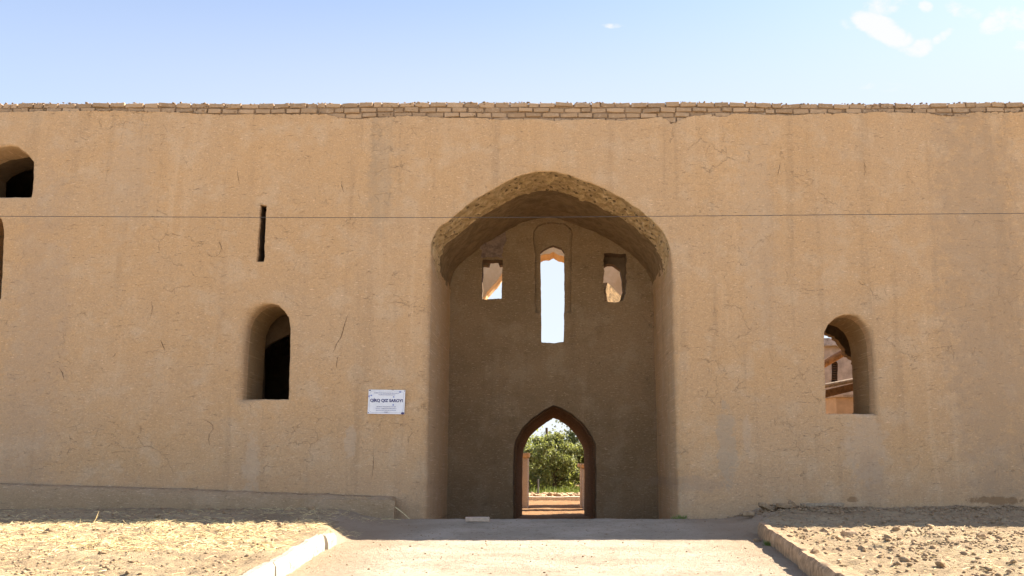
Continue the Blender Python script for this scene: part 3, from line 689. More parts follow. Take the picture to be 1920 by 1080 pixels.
# plinth along the left foot of the wall
pl = empty('mud_bench', (-6, 15.8, -.8), 'low grey mud plinth along the left foot of the wall, broken at its right end', 'plinth')
pts = [(-700, 903), (0, 908), (60, 910), (120, 912), (200, 914), (330, 918), (400, 921), (500, 925), (600, 928), (700, 932), (738, 934), (744, 940)]
vs_ = []; fs_ = []; xsn = np.arange(-15.5, P(744, 940, 15.7)[0]+.01, .06); px_ = [P(u, v, 15.72) for u, v in pts]
for i, x in enumerate(xsn):
    zt = float(np.interp(x, [q[0] for q in px_], [q[1] for q in px_]))+.012*noise.noise(Vector((x*3, 0, 0)))+.008*noise.noise(Vector((x*12, 0, 0)))
    n = lambda k: .025*fbm(x*2, k*3.1, 0, 3)
    e = max(0, 1-(xsn[-1]-x)/.10)*.10
    prof = [(15.52, -1.3), (15.54+n(1), -.72), (15.57+n(2)+e*.5, -.62+(zt+.62)*.45), (15.62+n(3)+e, zt-.035), (15.66+n(4)+e, zt), (16.02, zt+.012)]
    vs_ += [(x-(e*.5 if k > 2 else 0), p[0], p[1]) for k, p in enumerate(prof)]
    if i:
        for k in range(5): a = (i-1)*6+k; b = i*6+k; fs_.append((a, b, b+1, a+1))
k0 = (len(xsn)-1)*6; fs_.append(tuple(k0+k for k in range(6)))
link('plinth_body', mesh(vs_, fs_), M_CONC, pl, 50)
cr = []
for _ in range(900):
    x = random.uniform(-10.5, -2.75); zt = float(np.interp(x, [q[0] for q in px_], [q[1] for q in px_])); cr.append((x, random.uniform(15.7, 15.98), zt+.005, random.uniform(.004, .016)))
tag(scatter('plinth_crumbs', cr, M_CLOD, pl), kind='stuff')

# ------------------------------------------------------------------ sign
def at(u, v, Y): x, z = P(u, v, Y); return Vector((x, Y, z))
sc_ = at(724.5, 753.5, 15.965)
sg = empty('wall_sign', tuple(sc_), 'small white enamel plaque with navy lettering reading QIRQ QIZ SAROYI left of the portal', 'sign')
SM = Matrix.Translation(sc_) @ Matrix.Rotation(R(.9), 4, 'Y')
def plate(name, poly, d0, d1, mat, parent):
    """flat piece in sign-local coordinates (x right, y up), from depth d0 to d1 in front of the sign plane"""
    n = len(poly); vs = [SM @ Vector((x, -d0, z)) for x, z in poly]+[SM @ Vector((x, -d1, z)) for x, z in poly]
    fs = [tuple(range(n))[::-1], tuple(range(n, 2*n))]+[(i, (i+1) % n, n+(i+1) % n, n+i) for i in range(n)]
    me = mesh(vs, fs); bm = bmesh.new(); bm.from_mesh(me); bmesh.ops.recalc_face_normals(bm, faces=bm.faces); bm.to_mesh(me); bm.free()
    return link(name, me, mat, parent)
WS, HS = .312, .205
plate('enamel_plate', [(-WS, -HS), (WS, -HS), (WS, HS), (-WS, HS)], -.012, 0, M_SIGN, sg)
def ring(w2, h2, c, t_):
    o_ = [(-w2+c, -h2), (w2-c, -h2), (w2, -h2+c), (w2, h2-c), (w2-c, h2), (-w2+c, h2), (-w2, h2-c), (-w2, -h2+c)]
    vs, fs = [], []
    for k in range(8):
        a = Vector(o_[k]); b = Vector(o_[(k+1) % 8]); d = (b-a).normalized(); n = Vector((-d.y, d.x))*t_
        i = len(vs)
        for q in (a, b, b+n, a+n): vs.append(SM @ Vector((q.x, -.0012, q.y)))
        fs.append((i, i+1, i+2, i+3))
    return mesh(vs, fs)
link('border_line', ring(WS-.022, HS-.022, .035, .003), M_INK2, sg)
def text(name, s, size, x, z, mat, bold=0):
    cu_ = bpy.data.curves.new('t', 'FONT'); cu_.body = s; cu_.size = size; cu_.align_x = 'CENTER'; cu_.align_y = 'CENTER'; cu_.extrude = .0004; cu_.offset = bold
    to = bpy.data.objects.new('t', cu_); COL.objects.link(to)
    bpy.context.view_layer.update(); me = bpy.data.meshes.new_from_object(to.evaluated_get(bpy.context.evaluated_depsgraph_get()))
    bpy.data.objects.remove(to); me.transform(SM @ Matrix.Translation((x, -.0016, z)) @ Matrix.Rotation(math.pi/2, 4, 'X'))
    return link(name, me, mat, sg)
text('lettering', 'QIRQ QIZ SAROYI', .068, 0, .02, M_INK, .0030)
text('lettering', "O'ZBEKISTON RESPUBLIKASI MADANIYAT", .0235, 0, .148, M_INK2, .0003)
text('lettering', 'VAZIRLIGI SURXONDARYO', .0235, 0, .118, M_INK2, .0003)
for k, s in enumerate(('ME\'MORIY YODGORLIK IX-X ASR', 'DAVLAT TOMONIDAN MUHOFAZA', 'QILINADI BUZGANLAR JAVOBGAR', 'TERMIZ')):
    text('lettering', s, .022, 0, -.082-.031*k, M_INK2, .0003)
for x, z in ((-WS+.014, HS-.014), (WS-.014, HS-.016), (-WS+.016, -HS+.02), (WS-.03, -HS+.02)):
    plate('screw', [(x+.008*math.cos(a), z+.008*math.sin(a)) for a in np.linspace(0, 6.28, 9)[:-1]], .0, .005, M_INK, sg)
def blob(name, x, z, rx, rz, mat):
    plate(name, [(x+rx*math.cos(a)*(1+.35*noise.noise(Vector((math.cos(a)*2+x*9, math.sin(a)*2, 0)))), z+rz*math.sin(a)*(1+.35*noise.noise(Vector((math.cos(a)*2, math.sin(a)*2+z*9, 4))))) for a in np.linspace(0, 6.28, 17)[:-1]], .0005, .0025, mat, sg)
blob('ink_stain', WS-.026, -HS+.016, .028, .020, M_INK)
blob('ink_stain', -WS+.022, HS-.014, .020, .009, M_INK)
blob('blue_stain', WS-.085, HS-.035, .022, .010, M_BLUE); blob('blue_stain', -WS+.05, HS-.10, .016, .012, M_BLUE); blob('blue_stain', -WS+.012, HS-.115, .010, .018, M_BLUE)
blob('ink_stain', -.212, .025, .006, .045, M_INK); blob('blue_stain', .12, .085, .010, .014, M_BLUE); blob('ink_stain', .10, HS-.003, .025, .003, M_INK)
blob('blue_stain', .118, -.05, .010, .016, M_BLUE)

# ------------------------------------------------------------------ wire
def tube(pts, r, n=6):
    vs, fs = [], []
    for i, p in enumerate(pts):
        a = pts[max(i-1, 0)]; b = pts[min(i+1, len(pts)-1)]; d = (b-a).normalized()
        u_ = d.cross(Vector((0, 0, 1)));  u_ = u_.normalized() if u_.length > .1 else Vector((1, 0, 0)); w_ = d.cross(u_)
        rr = r[i] if isinstance(r, (list, tuple)) else r
        for k in range(n): t_ = 2*math.pi*k/n; vs.append(p+u_*math.cos(t_)*rr+w_*math.sin(t_)*rr)
        if i:
            for k in range(n): fs.append(((i-1)*n+k, (i-1)*n+(k+1) % n, i*n+(k+1) % n, i*n+k))
    n0 = len(pts)
    fs.append(tuple(range(n))[::-1]); fs.append(tuple((n0-1)*n+k for k in range(n)))
    return vs, fs
def tubeobj(name, pts, r, mat, parent=None, n=6, jit=0):
    vs, fs = tube([Vector(p) for p in pts], r, n)
    if jit: vs = [v3+noise.noise_vector(v3*5)*jit for v3 in vs]
    return link(name, mesh(vs, fs), mat, parent, 60)
wr = empty('overhead_wire', (0, 15.5, 4), 'thin dark wire stretched level across the whole front of the fortress', 'wire')
us = [(-400, 405.5), (0, 405.5), (300, 406.8), (600, 408), (1000, 407.5), (1300, 405), (1600, 402.5), (1920, 400), (2300, 396)]
wp_ = [at(u, v, 15.55) for u, v in us]; wx = np.linspace(wp_[0].x, wp_[-1].x, 60)
wz = np.interp(wx, [q.x for q in wp_], [q.z for q in wp_])
tubeobj('wire_strand', [(x, 15.55, z) for x, z in zip(wx, wz)], .0052, M_WIRE, wr, 5)
for x, z in ((wx[0], wz[0]), (wx[-1], wz[-1])): tubeobj('wall_peg', [(x, 15.5, z), (x, 16.1, z)], .012, M_METAL, wr)

# ------------------------------------------------------------------ kerbs
def ground_at(x, y): return hgt(x, y, False)
def kerb_stone(y0, y1, side, mat, parent, w_=.17, top=None, skew=0):
    vs, fs = [], []; N = max(3, int((y1-y0)/.04))
    for i in range(N+1):
        y = y0+(y1-y0)*i/N; e = .02*max(0, 1-min(i, N-i)/1.5)
        xi = (xl(y) if side < 0 else xr(y))+skew; s = side
        pz = float(np.interp(y, *PZ)); tz = (top(y) if top else ground_at(xi+side*.5, y)+.035)
        n = lambda k, a=.012: a*fbm(y*1.6, k*2.3, side*3+skew*7, 2)+.004*noise.noise(Vector((y*14, k*5.1, side)))
        tz += n(9, .02)-e
        prof = [(xi+n(1), pz-.08), (xi+n(2)-side*.012+s*e, pz+(tz-pz)*.4), (xi+n(3)+s*e, tz-.035), (xi+s*.025+n(4)+s*e, tz), (xi+s*(w_-.025)+n(5), tz+n(6, .01)), (xi+s*w_+n(7), tz-.04), (xi+s*w_, pz-.08)]
        vs += [(p[0], y, p[1]) for p in prof]
        if i:
            for k in range(6): a = (i-1)*7+k; b = i*7+k; fs.append((a, b, b+1, a+1))
    fs.append(tuple(range(7))); fs.append(tuple(len(vs)-7+k for k in range(7))[::-1])
    me = mesh(vs, fs); bm = bmesh.new(); bm.from_mesh(me); bmesh.ops.recalc_face_normals(bm, faces=bm.faces); bm.to_mesh(me); bm.free()
    return link('kerb_stone', me, mat, parent, 45)
kl = empty('path_kerb', (-2.5, 9, -1), 'whitewashed kerb with flaking paint along the left edge of the path', 'kerb')
topl = lambda y: float(np.interp(y, [0, 5, 7, 10, 11.2, 12.05], [-1.2, -.91, -.865, -.84, -.82, -.87]))
for a, b, sk in ((2.0, 4.4, 0), (4.42, 6.6, .01), (6.62, 8.55, -.01), (8.57, 10.4, .005), (10.42, 11.4, -.015), (11.41, 12.1, .03)): kerb_stone(a, b, -1, M_WHITE, kl, .11, topl, sk)
kr = empty('path_kerb', (2.5, 9, -1), 'crumbling brown earth kerb along the right edge of the path', 'kerb')
topr = lambda y: float(np.interp(y, [0, 5, 7, 10, 12.5, 13.3], [-1.2, -.92, -.865, -.84, -.82, -.80]))
for a, b, sk in ((2.0, 4.6, 0), (4.62, 6.4, 0), (6.42, 7.75, .02), (7.82, 9.6, -.01), (9.63, 11.6, .01), (11.62, 13.3, 0)): kerb_stone(a, b, 1, M_KERB, kr, .11, topr, sk)

# ------------------------------------------------------------------ clods, straw, rubble
def on_plot(side, y0, y1):
    y = y1-(y1-y0)*random.random()**1.0
    if side < 0: x = random.uniform(-y*.63, xl(y)-.2)
    else: x = random.uniform(xr(y)+.2, y*.54)
    return x, y
pl_ = []
for i in range(7500):
    sd = random.choice((-1, 1)); x, y = on_plot(sd, 7, 15.6)
    g = fbm(x*.9, y*.9, 20, 3); thr = .05 if sd < 0 else -.02
    if g < thr and random.random() < .75: continue
    s = .005+.018*random.random()**2.5*(1.35 if sd > 0 else 1); pl_.append((x, y, hgt(x, y)+s*.25, s))
tag(scatter('soil_crumbs', pl_, M_CLOD), 'scattered small crumbs of dry soil over both plots', 'soil crumbs', kind='stuff')
pl_ = []
for i in range(250):
    sd = 1 if random.random() < .62 else -1; x, y = on_plot(sd, 8, 15.2)
    s = .016+.028*random.random()**2
    if sd < 0 and (y < 10.3 or y > 12.9): 
        if random.random() < .8: continue
    if sd > 0 and random.random() < .25: y = random.uniform(11, 12.8)
    pl_.append((x, y, hgt(x, y)+s*.3, s))
tag(scatter('small_clods', pl_, M_CLOD, shapes=IC[:4]), 'many fist-size dry clods strewn over the plots', 'soil clods', kind='stuff')
pp = []
for i in range(420):
    y = random.uniform(8.5, 15.8); x = random.uniform(xl(y)+.05, xr(y)-.05); s = .004+.010*random.random()**3; pp.append((x, y, hgt(x, y)+s*.3, s))
tag(scatter('path_grit', pp, M_CLOD), 'sparse grit lying on the pale path', 'grit', kind='stuff')
# rubble mounds near the wall on the right
pr = []
for i in range(1500):
    y = 15.75-abs(random.gauss(0, .55)); x = random.uniform(3.0, 9); s = .008+.03*random.random()**2.2
    pr.append((x, y, hgt(x, y)+s*.3, s))
for i in range(420):
    x = random.gauss(3.75, .45); y = 15.45+random.gauss(0, .16); s = .01+.03*random.random()**2; pr.append((x, y, hgt(x, y)+.05*math.exp(-(x-3.75)**2*3)*random.random()+s*.3, s))
tag(scatter('wall_foot_rubble', pr, M_CLOD), 'loose rubble and dry earth heaped along the foot of the wall on the right', 'rubble', kind='stuff')
def blades(name, lst, mat, label, cat, parent=None, kind='stuff'):
    """lst: (x,y,z,len,width,yaw,pitch)"""
    vs, fs = [], []
    for x, y, z, L, w_, ya_, pi_ in lst:
        d = Vector((math.cos(ya_)*math.cos(pi_), math.sin(ya_)*math.cos(pi_), math.sin(pi_))); n = d.cross(Vector((0, 0, 1)))
        n = n.normalized() if n.length > .05 else Vector((1, 0, 0)); u_ = n.cross(d)
        p = Vector((x, y, z)); k = len(vs); b = d*L*.5+Vector((0, 0, -.04*L if abs(pi_) > .4 else .03*L))
        for q, ww in ((p, w_), (p+b, w_*.8), (p+d*L, w_*.25)):
            vs += [q+n*ww, q-n*ww*.5+u_*ww, q-n*ww*.5-u_*ww]
        for s in (0, 3):
            for m in range(3): fs.append((k+s+m, k+s+(m+1) % 3, k+s+3+(m+1) % 3, k+s+3+m))
    o = link(name, mesh(vs, fs), mat, parent)
    if label: tag(o, label, cat)
    if kind: o['kind'] = kind
    return o
L_ = []
for i in range(10500):
    if random.random() < .90: x, y = on_plot(-1, 9.5, 13.2) if random.random() < .8 else on_plot(-1, 7, 15.5)
    else: x, y = on_plot(1, 8, 12.8)
    g = fbm(x*1.2, y*1.2, 40, 3)
    if g < 0 and random.random() < .7: continue
    L_.append((x, y, hgt(x, y)+.008, random.uniform(.03, .15), random.uniform(.0014, .0034), random.uniform(0, 6.28), random.gauss(.05, .16)))
blades('straw_litter', L_, M_STRAW, 'dry straw scattered over the soil plots', 'straw')
L_ = []
for cx_, cy_, n, r in ((-2.95, 12.9, 110, .22), (-3.3, 14.7, 90, .35), (-4.2, 15.1, 60, .4)):
    for i in range(n):
        x = random.gauss(cx_, r); y = random.gauss(cy_, r*.7); L_.append((x, y, hgt(x, y)+.006, random.uniform(.04, .14), .0018, random.uniform(0, 6.28), random.uniform(0, .5)))
blades('straw_tuft', L_, M_STRAW, 'dry straw wisps trodden in beside the left kerb end and plinth', 'straw')
def stalk(label, u, v_, Y, L, lean, n=1, w_=.005):
    a = at(u, v_, Y); a.z = hgt(a.x, Y)
    bl = [(a.x+random.uniform(-.02, .02)*i, Y, a.z-.01, L*(1-.25*i), w_, math.pi/2-lean*2 if lean else 1, R(78)-abs(lean)*.5) for i in range(n)]
    bl = [(b[0], b[1], b[2], b[3], b[4], 0 if lean > 0 else math.pi, math.pi/2-abs(lean)-.25*i) for i, b in enumerate(bl)]
    blades('straw_stalk', bl, M_STRAW, label, 'straw stalk', kind=None)
stalk('tall upright straw stalk leaning right at the shadow edge on the left plot', 175, 984, 12.6, .17, .35, 2)
stalk('short upright straw stalk standing just left of the tallest stalk', 150, 982, 12.7, .09, .02, 1, .004)
stalk('small straw stalk leaning left, left of the two upright stalks', 141, 983, 12.6, .06, -.6, 1, .005)
# reeds leaning against the broken end of the plinth
a = at(741, 951, 15.55); b = at(768, 969, 15.3); b.z = hgt(b.x, 15.3)+.005
tag(tubeobj('fallen_reed', [a, (a+b)/2+Vector((0, 0, .01)), b], [.007, .006, .005], M_STRAW), 'pale dry reed leaning on the broken end of the plinth', 'reed')
a = at(716, 964, 15.2); b = at(752, 967, 15.1); a.z = hgt(a.x, a.y)+.012; b.z = hgt(b.x, b.y)+.008
tag(tubeobj('fallen_reed', [a, (a+b)/2+Vector((0, 0, .006)), b], .005, M_STRAW), 'thin reed lying flat on the ground below the broken plinth end', 'reed')

# individually visible stones
def rockmesh(q, Fa):
    me = mesh(q, Fa); bm = bmesh.new(); bm.from_mesh(me); bmesh.ops.subdivide_edges(bm, edges=bm.edges, cuts=1, use_grid_fill=True, smooth=.12)
    s_ = max(q.max(0)-q.min(0))
    for v2 in bm.verts: v2.co += noise.noise_vector(v2.co*(5/s_))*s_*.06
    bm.to_mesh(me); bm.free(); return me
def stone(name, label, cat, u, Y, sz, k=0, mat=M_CLOD, group=None, lift=.3):
    V, Fa = IC[k % 4]; x = P(u, 1000, Y)[0]; z = hgt(x, Y)
    q = V*np.array(sz)
    o = link(name, rockmesh(q, Fa), mat, None, 24); o.location = (x, Y, z+sz[2]*lift); o.rotation_euler = (0, 0, random.random()*.6)
    return tag(o, label, cat, group)
stone('stone', 'rounded grey stone resting against the face of the plinth', 'stone', 582, 15.38, (.075, .06, .06), 1, M_CONC, lift=.6)
for i, (u, Y, s, lb) in enumerate([
    (330, 11.9, .065, 'pale square clod in the sunlit left plot casting a long shadow to the left'),
    (230, 11.3, .055, 'whitish clod lying on flat debris in the middle of the sunlit left plot'),
    (190, 11.2, .05, 'clod left of the whitish one on the sunlit left plot'),
    (92, 11.4, .07, 'large flat pale clod near the left edge of the sunlit plot'),
    (415, 11.7, .04, 'small clod near the right end of the sunlit left plot'),
    (432, 11.0, .04, 'dark lump below the small clods on the right part of the left plot'),
    (516, 10.6, .05, 'pale clod close to the white kerb on the left plot'),
    (348, 12.2, .035, 'small clod at the shadow edge of the left plot'),
    (118, 10.2, .045, 'dark clod alone in the smooth lower part of the left plot'),
    (1500, 12.4, .06, 'pale clod nearest the right kerb end at the shadow line'),
    (1515, 12.1, .07, 'dark-faced clod beside the right kerb end'),
    (1546, 12.2, .08, 'tall jagged clod between the kerb end and the broken brick on the right plot'),
    (1575, 11.0, .07, 'wedge-shaped pale clod below the broken brick on the right plot'),
    (1680, 12.3, .09, 'large sunlit clod at the shadow line left of the tyre marks'),
    (1745, 11.6, .07, 'round clod just right of the tyre marks'),
    (1665, 11.0, .07, 'clod left of the two small bluish lumps on the right plot'),
    (1692, 10.9, .075, 'bluish shaded lump in the middle of the right plot'),
    (1838, 11.1, .10, 'largest jagged lump on the right side of the right plot'),
    (1598, 9.7, .07, 'dark clod low on the right plot left of its twin'),
    (1614, 9.6, .06, 'dark clod low on the right plot right of its twin'),
    (1765, 8.4, .09, 'flat clod casting a shadow near the bottom edge of the right plot'),
    (1525, 9.5, .09, 'crumbled clod heap against the inner side of the right kerb'),
    (1750, 9.9, .06, 'flat dark lump in the bare middle of the right plot'),
    (1852, 11.0, .05, 'small lump right beside the largest jagged lump')]):
    stone('dirt_clod', lb, 'clod', u, Y, (s*random.uniform(1, 1.4)*(.8 if u < 1480 else .66), s*.6, s*.55), i, group='dry clods on the plots')
def block(name, label, cat, u, v_, Y, dims, mat, rz=0, ry=0, z=None, jit=.004, rx=0):
    p = at(u, v_, Y); zz = hgt(p.x, Y)+dims[2]/2+(.035 if Y > 14.8 else .004) if z is None else z
    bm = bmesh.new(); bx(bm, tuple(-q/2 for q in dims), tuple(q/2 for q in dims), sub=1)
    bmesh.ops.bevel(bm, geom=[e for e in bm.edges if e.calc_face_angle(0) > .5], offset=min(dims)*.12, segments=1, affect='EDGES')
    for v2 in bm.verts: v2.co += noise.noise_vector(v2.co*11+Vector((u, 0, 0)))*jit*2
    o = link(name, bmmesh(bm), mat, None, 30); o.location = (p.x, Y, zz); o.rotation_euler = (rx, ry, rz); return tag(o, label, cat, 'broken bricks in the rubble' if name == 'broken_brick' else None)
block('mud_brick', 'single pale brick lying on the path in front of the portal', 'brick', 895, 975, 14.75, (.37, .17, .065), simple('pale_brick', (.52, .40, .30), .95, .1, .15, 14), .08)
block('plank', 'weathered grey plank lying against the foot of the wall right of the rubble', 'plank', 1542, 953, 15.62, (.70, .10, .05), M_PLANK, .02, -.012)
block('broken_brick', 'tilted slab of broken grey brick in the rubble right of the portal', 'brick', 1437, 960, 15.3, (.24, .16, .07), M_CLOD, .5, .45, jit=.01)
block('broken_brick', 'squat broken brick in front of the rubble by the path end', 'brick', 1405, 972, 14.9, (.17, .13, .07), M_CLOD, -.2, .05, jit=.01)
block('broken_brick', 'flat brick fragment in the rubble left of the plank', 'brick', 1472, 966, 15.2, (.23, .12, .06), M_CLOD, .1, .06, jit=.01)
block('broken_brick', 'small brick piece standing tilted in the rubble beside the plank', 'brick', 1486, 960, 15.35, (.13, .1, .07), M_CLOD, .3, .8, jit=.012)
block('broken_brick', 'half brick in the sunlit soil of the right plot near the kerb end', 'brick', 1592, 1006, 11.7, (.16, .11, .06), M_BRICK, .1, .03, jit=.01)
# tyre marks: ribs pressed into the right plot
L_ = []
for cx_, cy_, n, rot in ((1722, 12.1, 4, 1.35), (1740, 11.2, 4, 2.1), (1765, 10.5, 4, 2.25), (1860, 10.1, 5, 2.4), (1900, 9.5, 5, 2.4)):
    x = P(cx_, 1000, cy_)[0]
    for k in range(n):
        for m in range(7): 
            px2 = x+(k-1.5)*.075*math.sin(rot)+(m-3)*.06*math.cos(rot); py2 = cy_-(k-1.5)*.075*math.cos(rot)+(m-3)*.06*math.sin(rot)
            L_.append((px2, py2, hgt(px2, py2)+.004, .016))
tag(scatter('tyre_marks', L_, M_SOIL, flat=.8, shapes=IC[4:]), 'ribbed tyre marks pressed in the soil of the right plot', 'tyre marks', kind='stuff')

def weed(name, label, u, Y, r, h, n, mat=M_WEED, dx=0):
    x0 = P(u, 970, Y)[0]; L = []
    for i in range(n):
        x = x0+random.gauss(0, r*.5); y = Y+random.gauss(0, r*.3); L.append((x, y, hgt(x, y)-.005, h*random.uniform(.4, 1), .005, random.uniform(0, 6.28), random.uniform(.5, 1.4)))
    return blades(name, L, mat, label, 'weed', kind=None)
weed('weed', 'small bluish green weed at the right foot of the portal', 1273, 15.75, .13, .09, 70)
weed('weed', 'green weed growing at the inner foot of the right kerb', 1440, 11.9, .05, .09, 45)

# ------------------------------------------------------------------ courtyard beyond
ya_ = 27.5
AR = PX([(898, 1000), (898, 700), (899, 575), (904, 560), (916, 546), (930, 529), (942, 512), (965, 498), (990, 486), (1013, 480), (1037, 474.5), (1058, 481), (1085, 490), (1108, 505), (1120, 520), (1124, 560), (1124, 700), (1124, 1000)], ya_)
AR[0] = (AR[0][0], -1.5); AR[-1] = (AR[-1][0], -1.5)
ra_ = empty('ruined_arch_wall', (0, 27.5, -1.2), 'high ruined cross wall with a broad pointed arch, glimpsed through the openings at the back of the portal', 'wall')
def arch_mat(t, b, pos):
    n = t.noise(pos, 3, 6, .7).outputs[0]
    t.l.new(t.mix(t.ramp(n, .3, .7), (.58, .37, .18), (.70, .48, .27)), b.inputs['Base Color']); bump(t, b, n, .9, .05)
M_ARW = material('raw_wall', arch_mat)
slab('arch_wall_body', [(-6.5, -1.5), (4.2, -1.5), (4.2, 6.2), (3, 6.9), (1, 7.1), (-2, 7.2), (-4, 6.9), (-6.5, 6.0)], [dict(loop=AR, ds=.05, n=4, jag=.035, rough=lambda x, z, Y: .03)], ya_, ya_+.9, [M_ARW], ra_, grid=.4, amp=.05)
rp = empty('ruined_pier', (1.9, 24.4, -1.2), 'broken mud pier catching the sun behind the small right opening of the portal', 'wall')
yq = 24.4
vs_ = []; fs_ = []
zt = P(0, 540, yq)[1]
for k, z in enumerate(np.linspace(-1.4, zt+.1, 30)):
    q = (z+1.4)/(zt+1.5); wd = 1-.25*max(0, q-.85)*6
    n = lambda m: .10*fbm(m*3, z*1.5, 2, 3)
    ring_ = [(1.1+n(1), 24.3), (1.38+n(2), 24.0+n(5)), (2.35*wd+n(3), 25.2+n(6)), (1.15+n(4), 25.3)]
    vs_ += [(x, y, z-(.35*max(0, x-1.3) if q > .95 else 0)) for x, y in ring_]
    if k:
        for m in range(4): a = (k-1)*4+m; b = (k-1)*4+(m+1) % 4; fs_.append((a, b, b+4, a+4))
fs_.append(tuple(len(vs_)-4+k for k in range(4)))
link('pier_body', mesh(vs_, fs_), simple('sunlit_raw_mud', (.15, .095, .045), .95, .1, .6, 9, 1), rp, 50)
bw = empty('shade_block', (2, 21.7, -1.2), 'unseen mud block added right of the doorway to shade its left jamb', 'wall')  # unseen block, added to keep the sun off the left passage jamb
slab('shade_block_body', [(1.6, -1.5), (2.5, -1.5), (2.5, 2.5), (1.6, 2.55)], [], YP+.02, YP+1.2, [M_ARW], bw, grid=.4)
def low_wall(name, label, x0, x1, y0, y1, zt, cap=.0):
    e = empty(name, ((x0+x1)/2, y0, -1.2), label, 'wall', 'low walls in the yard')
    bm = bmesh.new(); bx(bm, (x0, y0, -1.5), (x1, y1, zt), bev=.03)
    for v2 in bm.verts: v2.co += noise.noise_vector(v2.co*2)*.02
    link('wall_body', bmmesh(bm), material(name+'_mud', plaster_fn((.58, .47, .35), (.60, .47, .34), (.64, .53, .42), .3, False)), e)
    if cap:
        bm = bmesh.new(); n = max(2, int((x1-x0)/.3))
        for k in range(n): bx(bm, (x0-.06+k*(x1-x0+.12)/n, y0-.05, zt+.002), (x0-.06+(k+1)*(x1-x0+.12)/n-.015, y1+.05, zt+cap), bev=.02)
        for v2 in bm.verts: v2.co += noise.noise_vector(v2.co*6)*.03
        link('wall_coping', bmmesh(bm), M_ARW, e)
Ys = 25.9
low_wall('yard_wall', 'low pinkish yard wall with a sunlit end, left side of the view through the doorway', -5, P(990, 900, Ys)[0], Ys, Ys+.9, P(0, 858, Ys)[1], .12)
low_wall('yard_wall', 'low yard wall with a jutting crumbly cap, right side of the view through the doorway', P(1093, 900, 24.3)[0], 2.7, 24.3, 24.9, P(0, 878, 24.3)[1], .10)
low_wall('yard_wall', 'second low wall just behind the capped one in the doorway view', P(1088.5, 900, 26.4)[0], 2.7, 26.4, 27.2, P(0, 876, 26.4)[1], .10)
# ring kerb and rubble bed
kb = []; N = 60
for k in range(N+1):
    a = math.pi*(1.02+.96*k/N); x = 4.2*math.cos(a); y = 34.6+3.4*math.sin(a)*1.0
    kb.append((x, y))
vs_, fs_ = [], []
for i, (x, y) in enumerate(kb):
    z = -1.2; nx_, ny_ = x/4.2, (y-34.6)/3.4
    for d, h in ((.1, 0), (.09, .11), (-.09, .12), (-.1, 0)): vs_.append((x+nx_*d, y+ny_*d, z+h+.015*noise.noise(Vector((x*3, y*3, d)))))
    if i:
        for k in range(3): a = (i-1)*4+k; fs_.append((a, a+4, a+5, a+1))
tag(link('bed_kerb', mesh(vs_, fs_), simple('pale_kerb', (.55, .47, .36), .9, .1), None, 50), 'curved pale kerb round the garden bed beyond the doorway', 'kerb')
pr = []
for i in range(1500):
    a = random.uniform(0, 1); x = random.uniform(-4, 4); y = 34.6-3.2*math.sqrt(max(0, 1-(x/4.2)**2))+abs(random.gauss(0, .8)); s = random.uniform(.03, .11)
    pr.append((x, y, -1.15+random.uniform(0, .12), s))
tag(scatter('bed_rubble', pr, simple('sunlit_clods', (.45, .32, .20), .95, .1, .3, 6)), 'heaped clods inside the kerbed garden bed beyond the doorway', 'rubble', kind='stuff')
L_ = []
for i in range(3500):
    x = random.uniform(-4, 4); y = random.uniform(32.8, 36); L_.append((x, y, -1.2, random.uniform(.12, .42), .010, random.uniform(0, 6.28), random.uniform(.7, 1.5)))
blades('grass', L_, M_WEED, 'bright green grass under the trees beyond the doorway', 'grass')
tag(tubeobj('garden_stake', [at(1009, 925, 32.2), at(1009, 898, 32.2)], .03, M_METAL), 'dark stake standing in the grass beyond the doorway', 'stake')
po = at(1025, 802, 41); tag(tubeobj('utility_pole', [(po.x, 41, -1.2), (po.x, 41, po.z)], .055, M_BARK), 'dark pole rising above the trees beyond the doorway', 'pole')
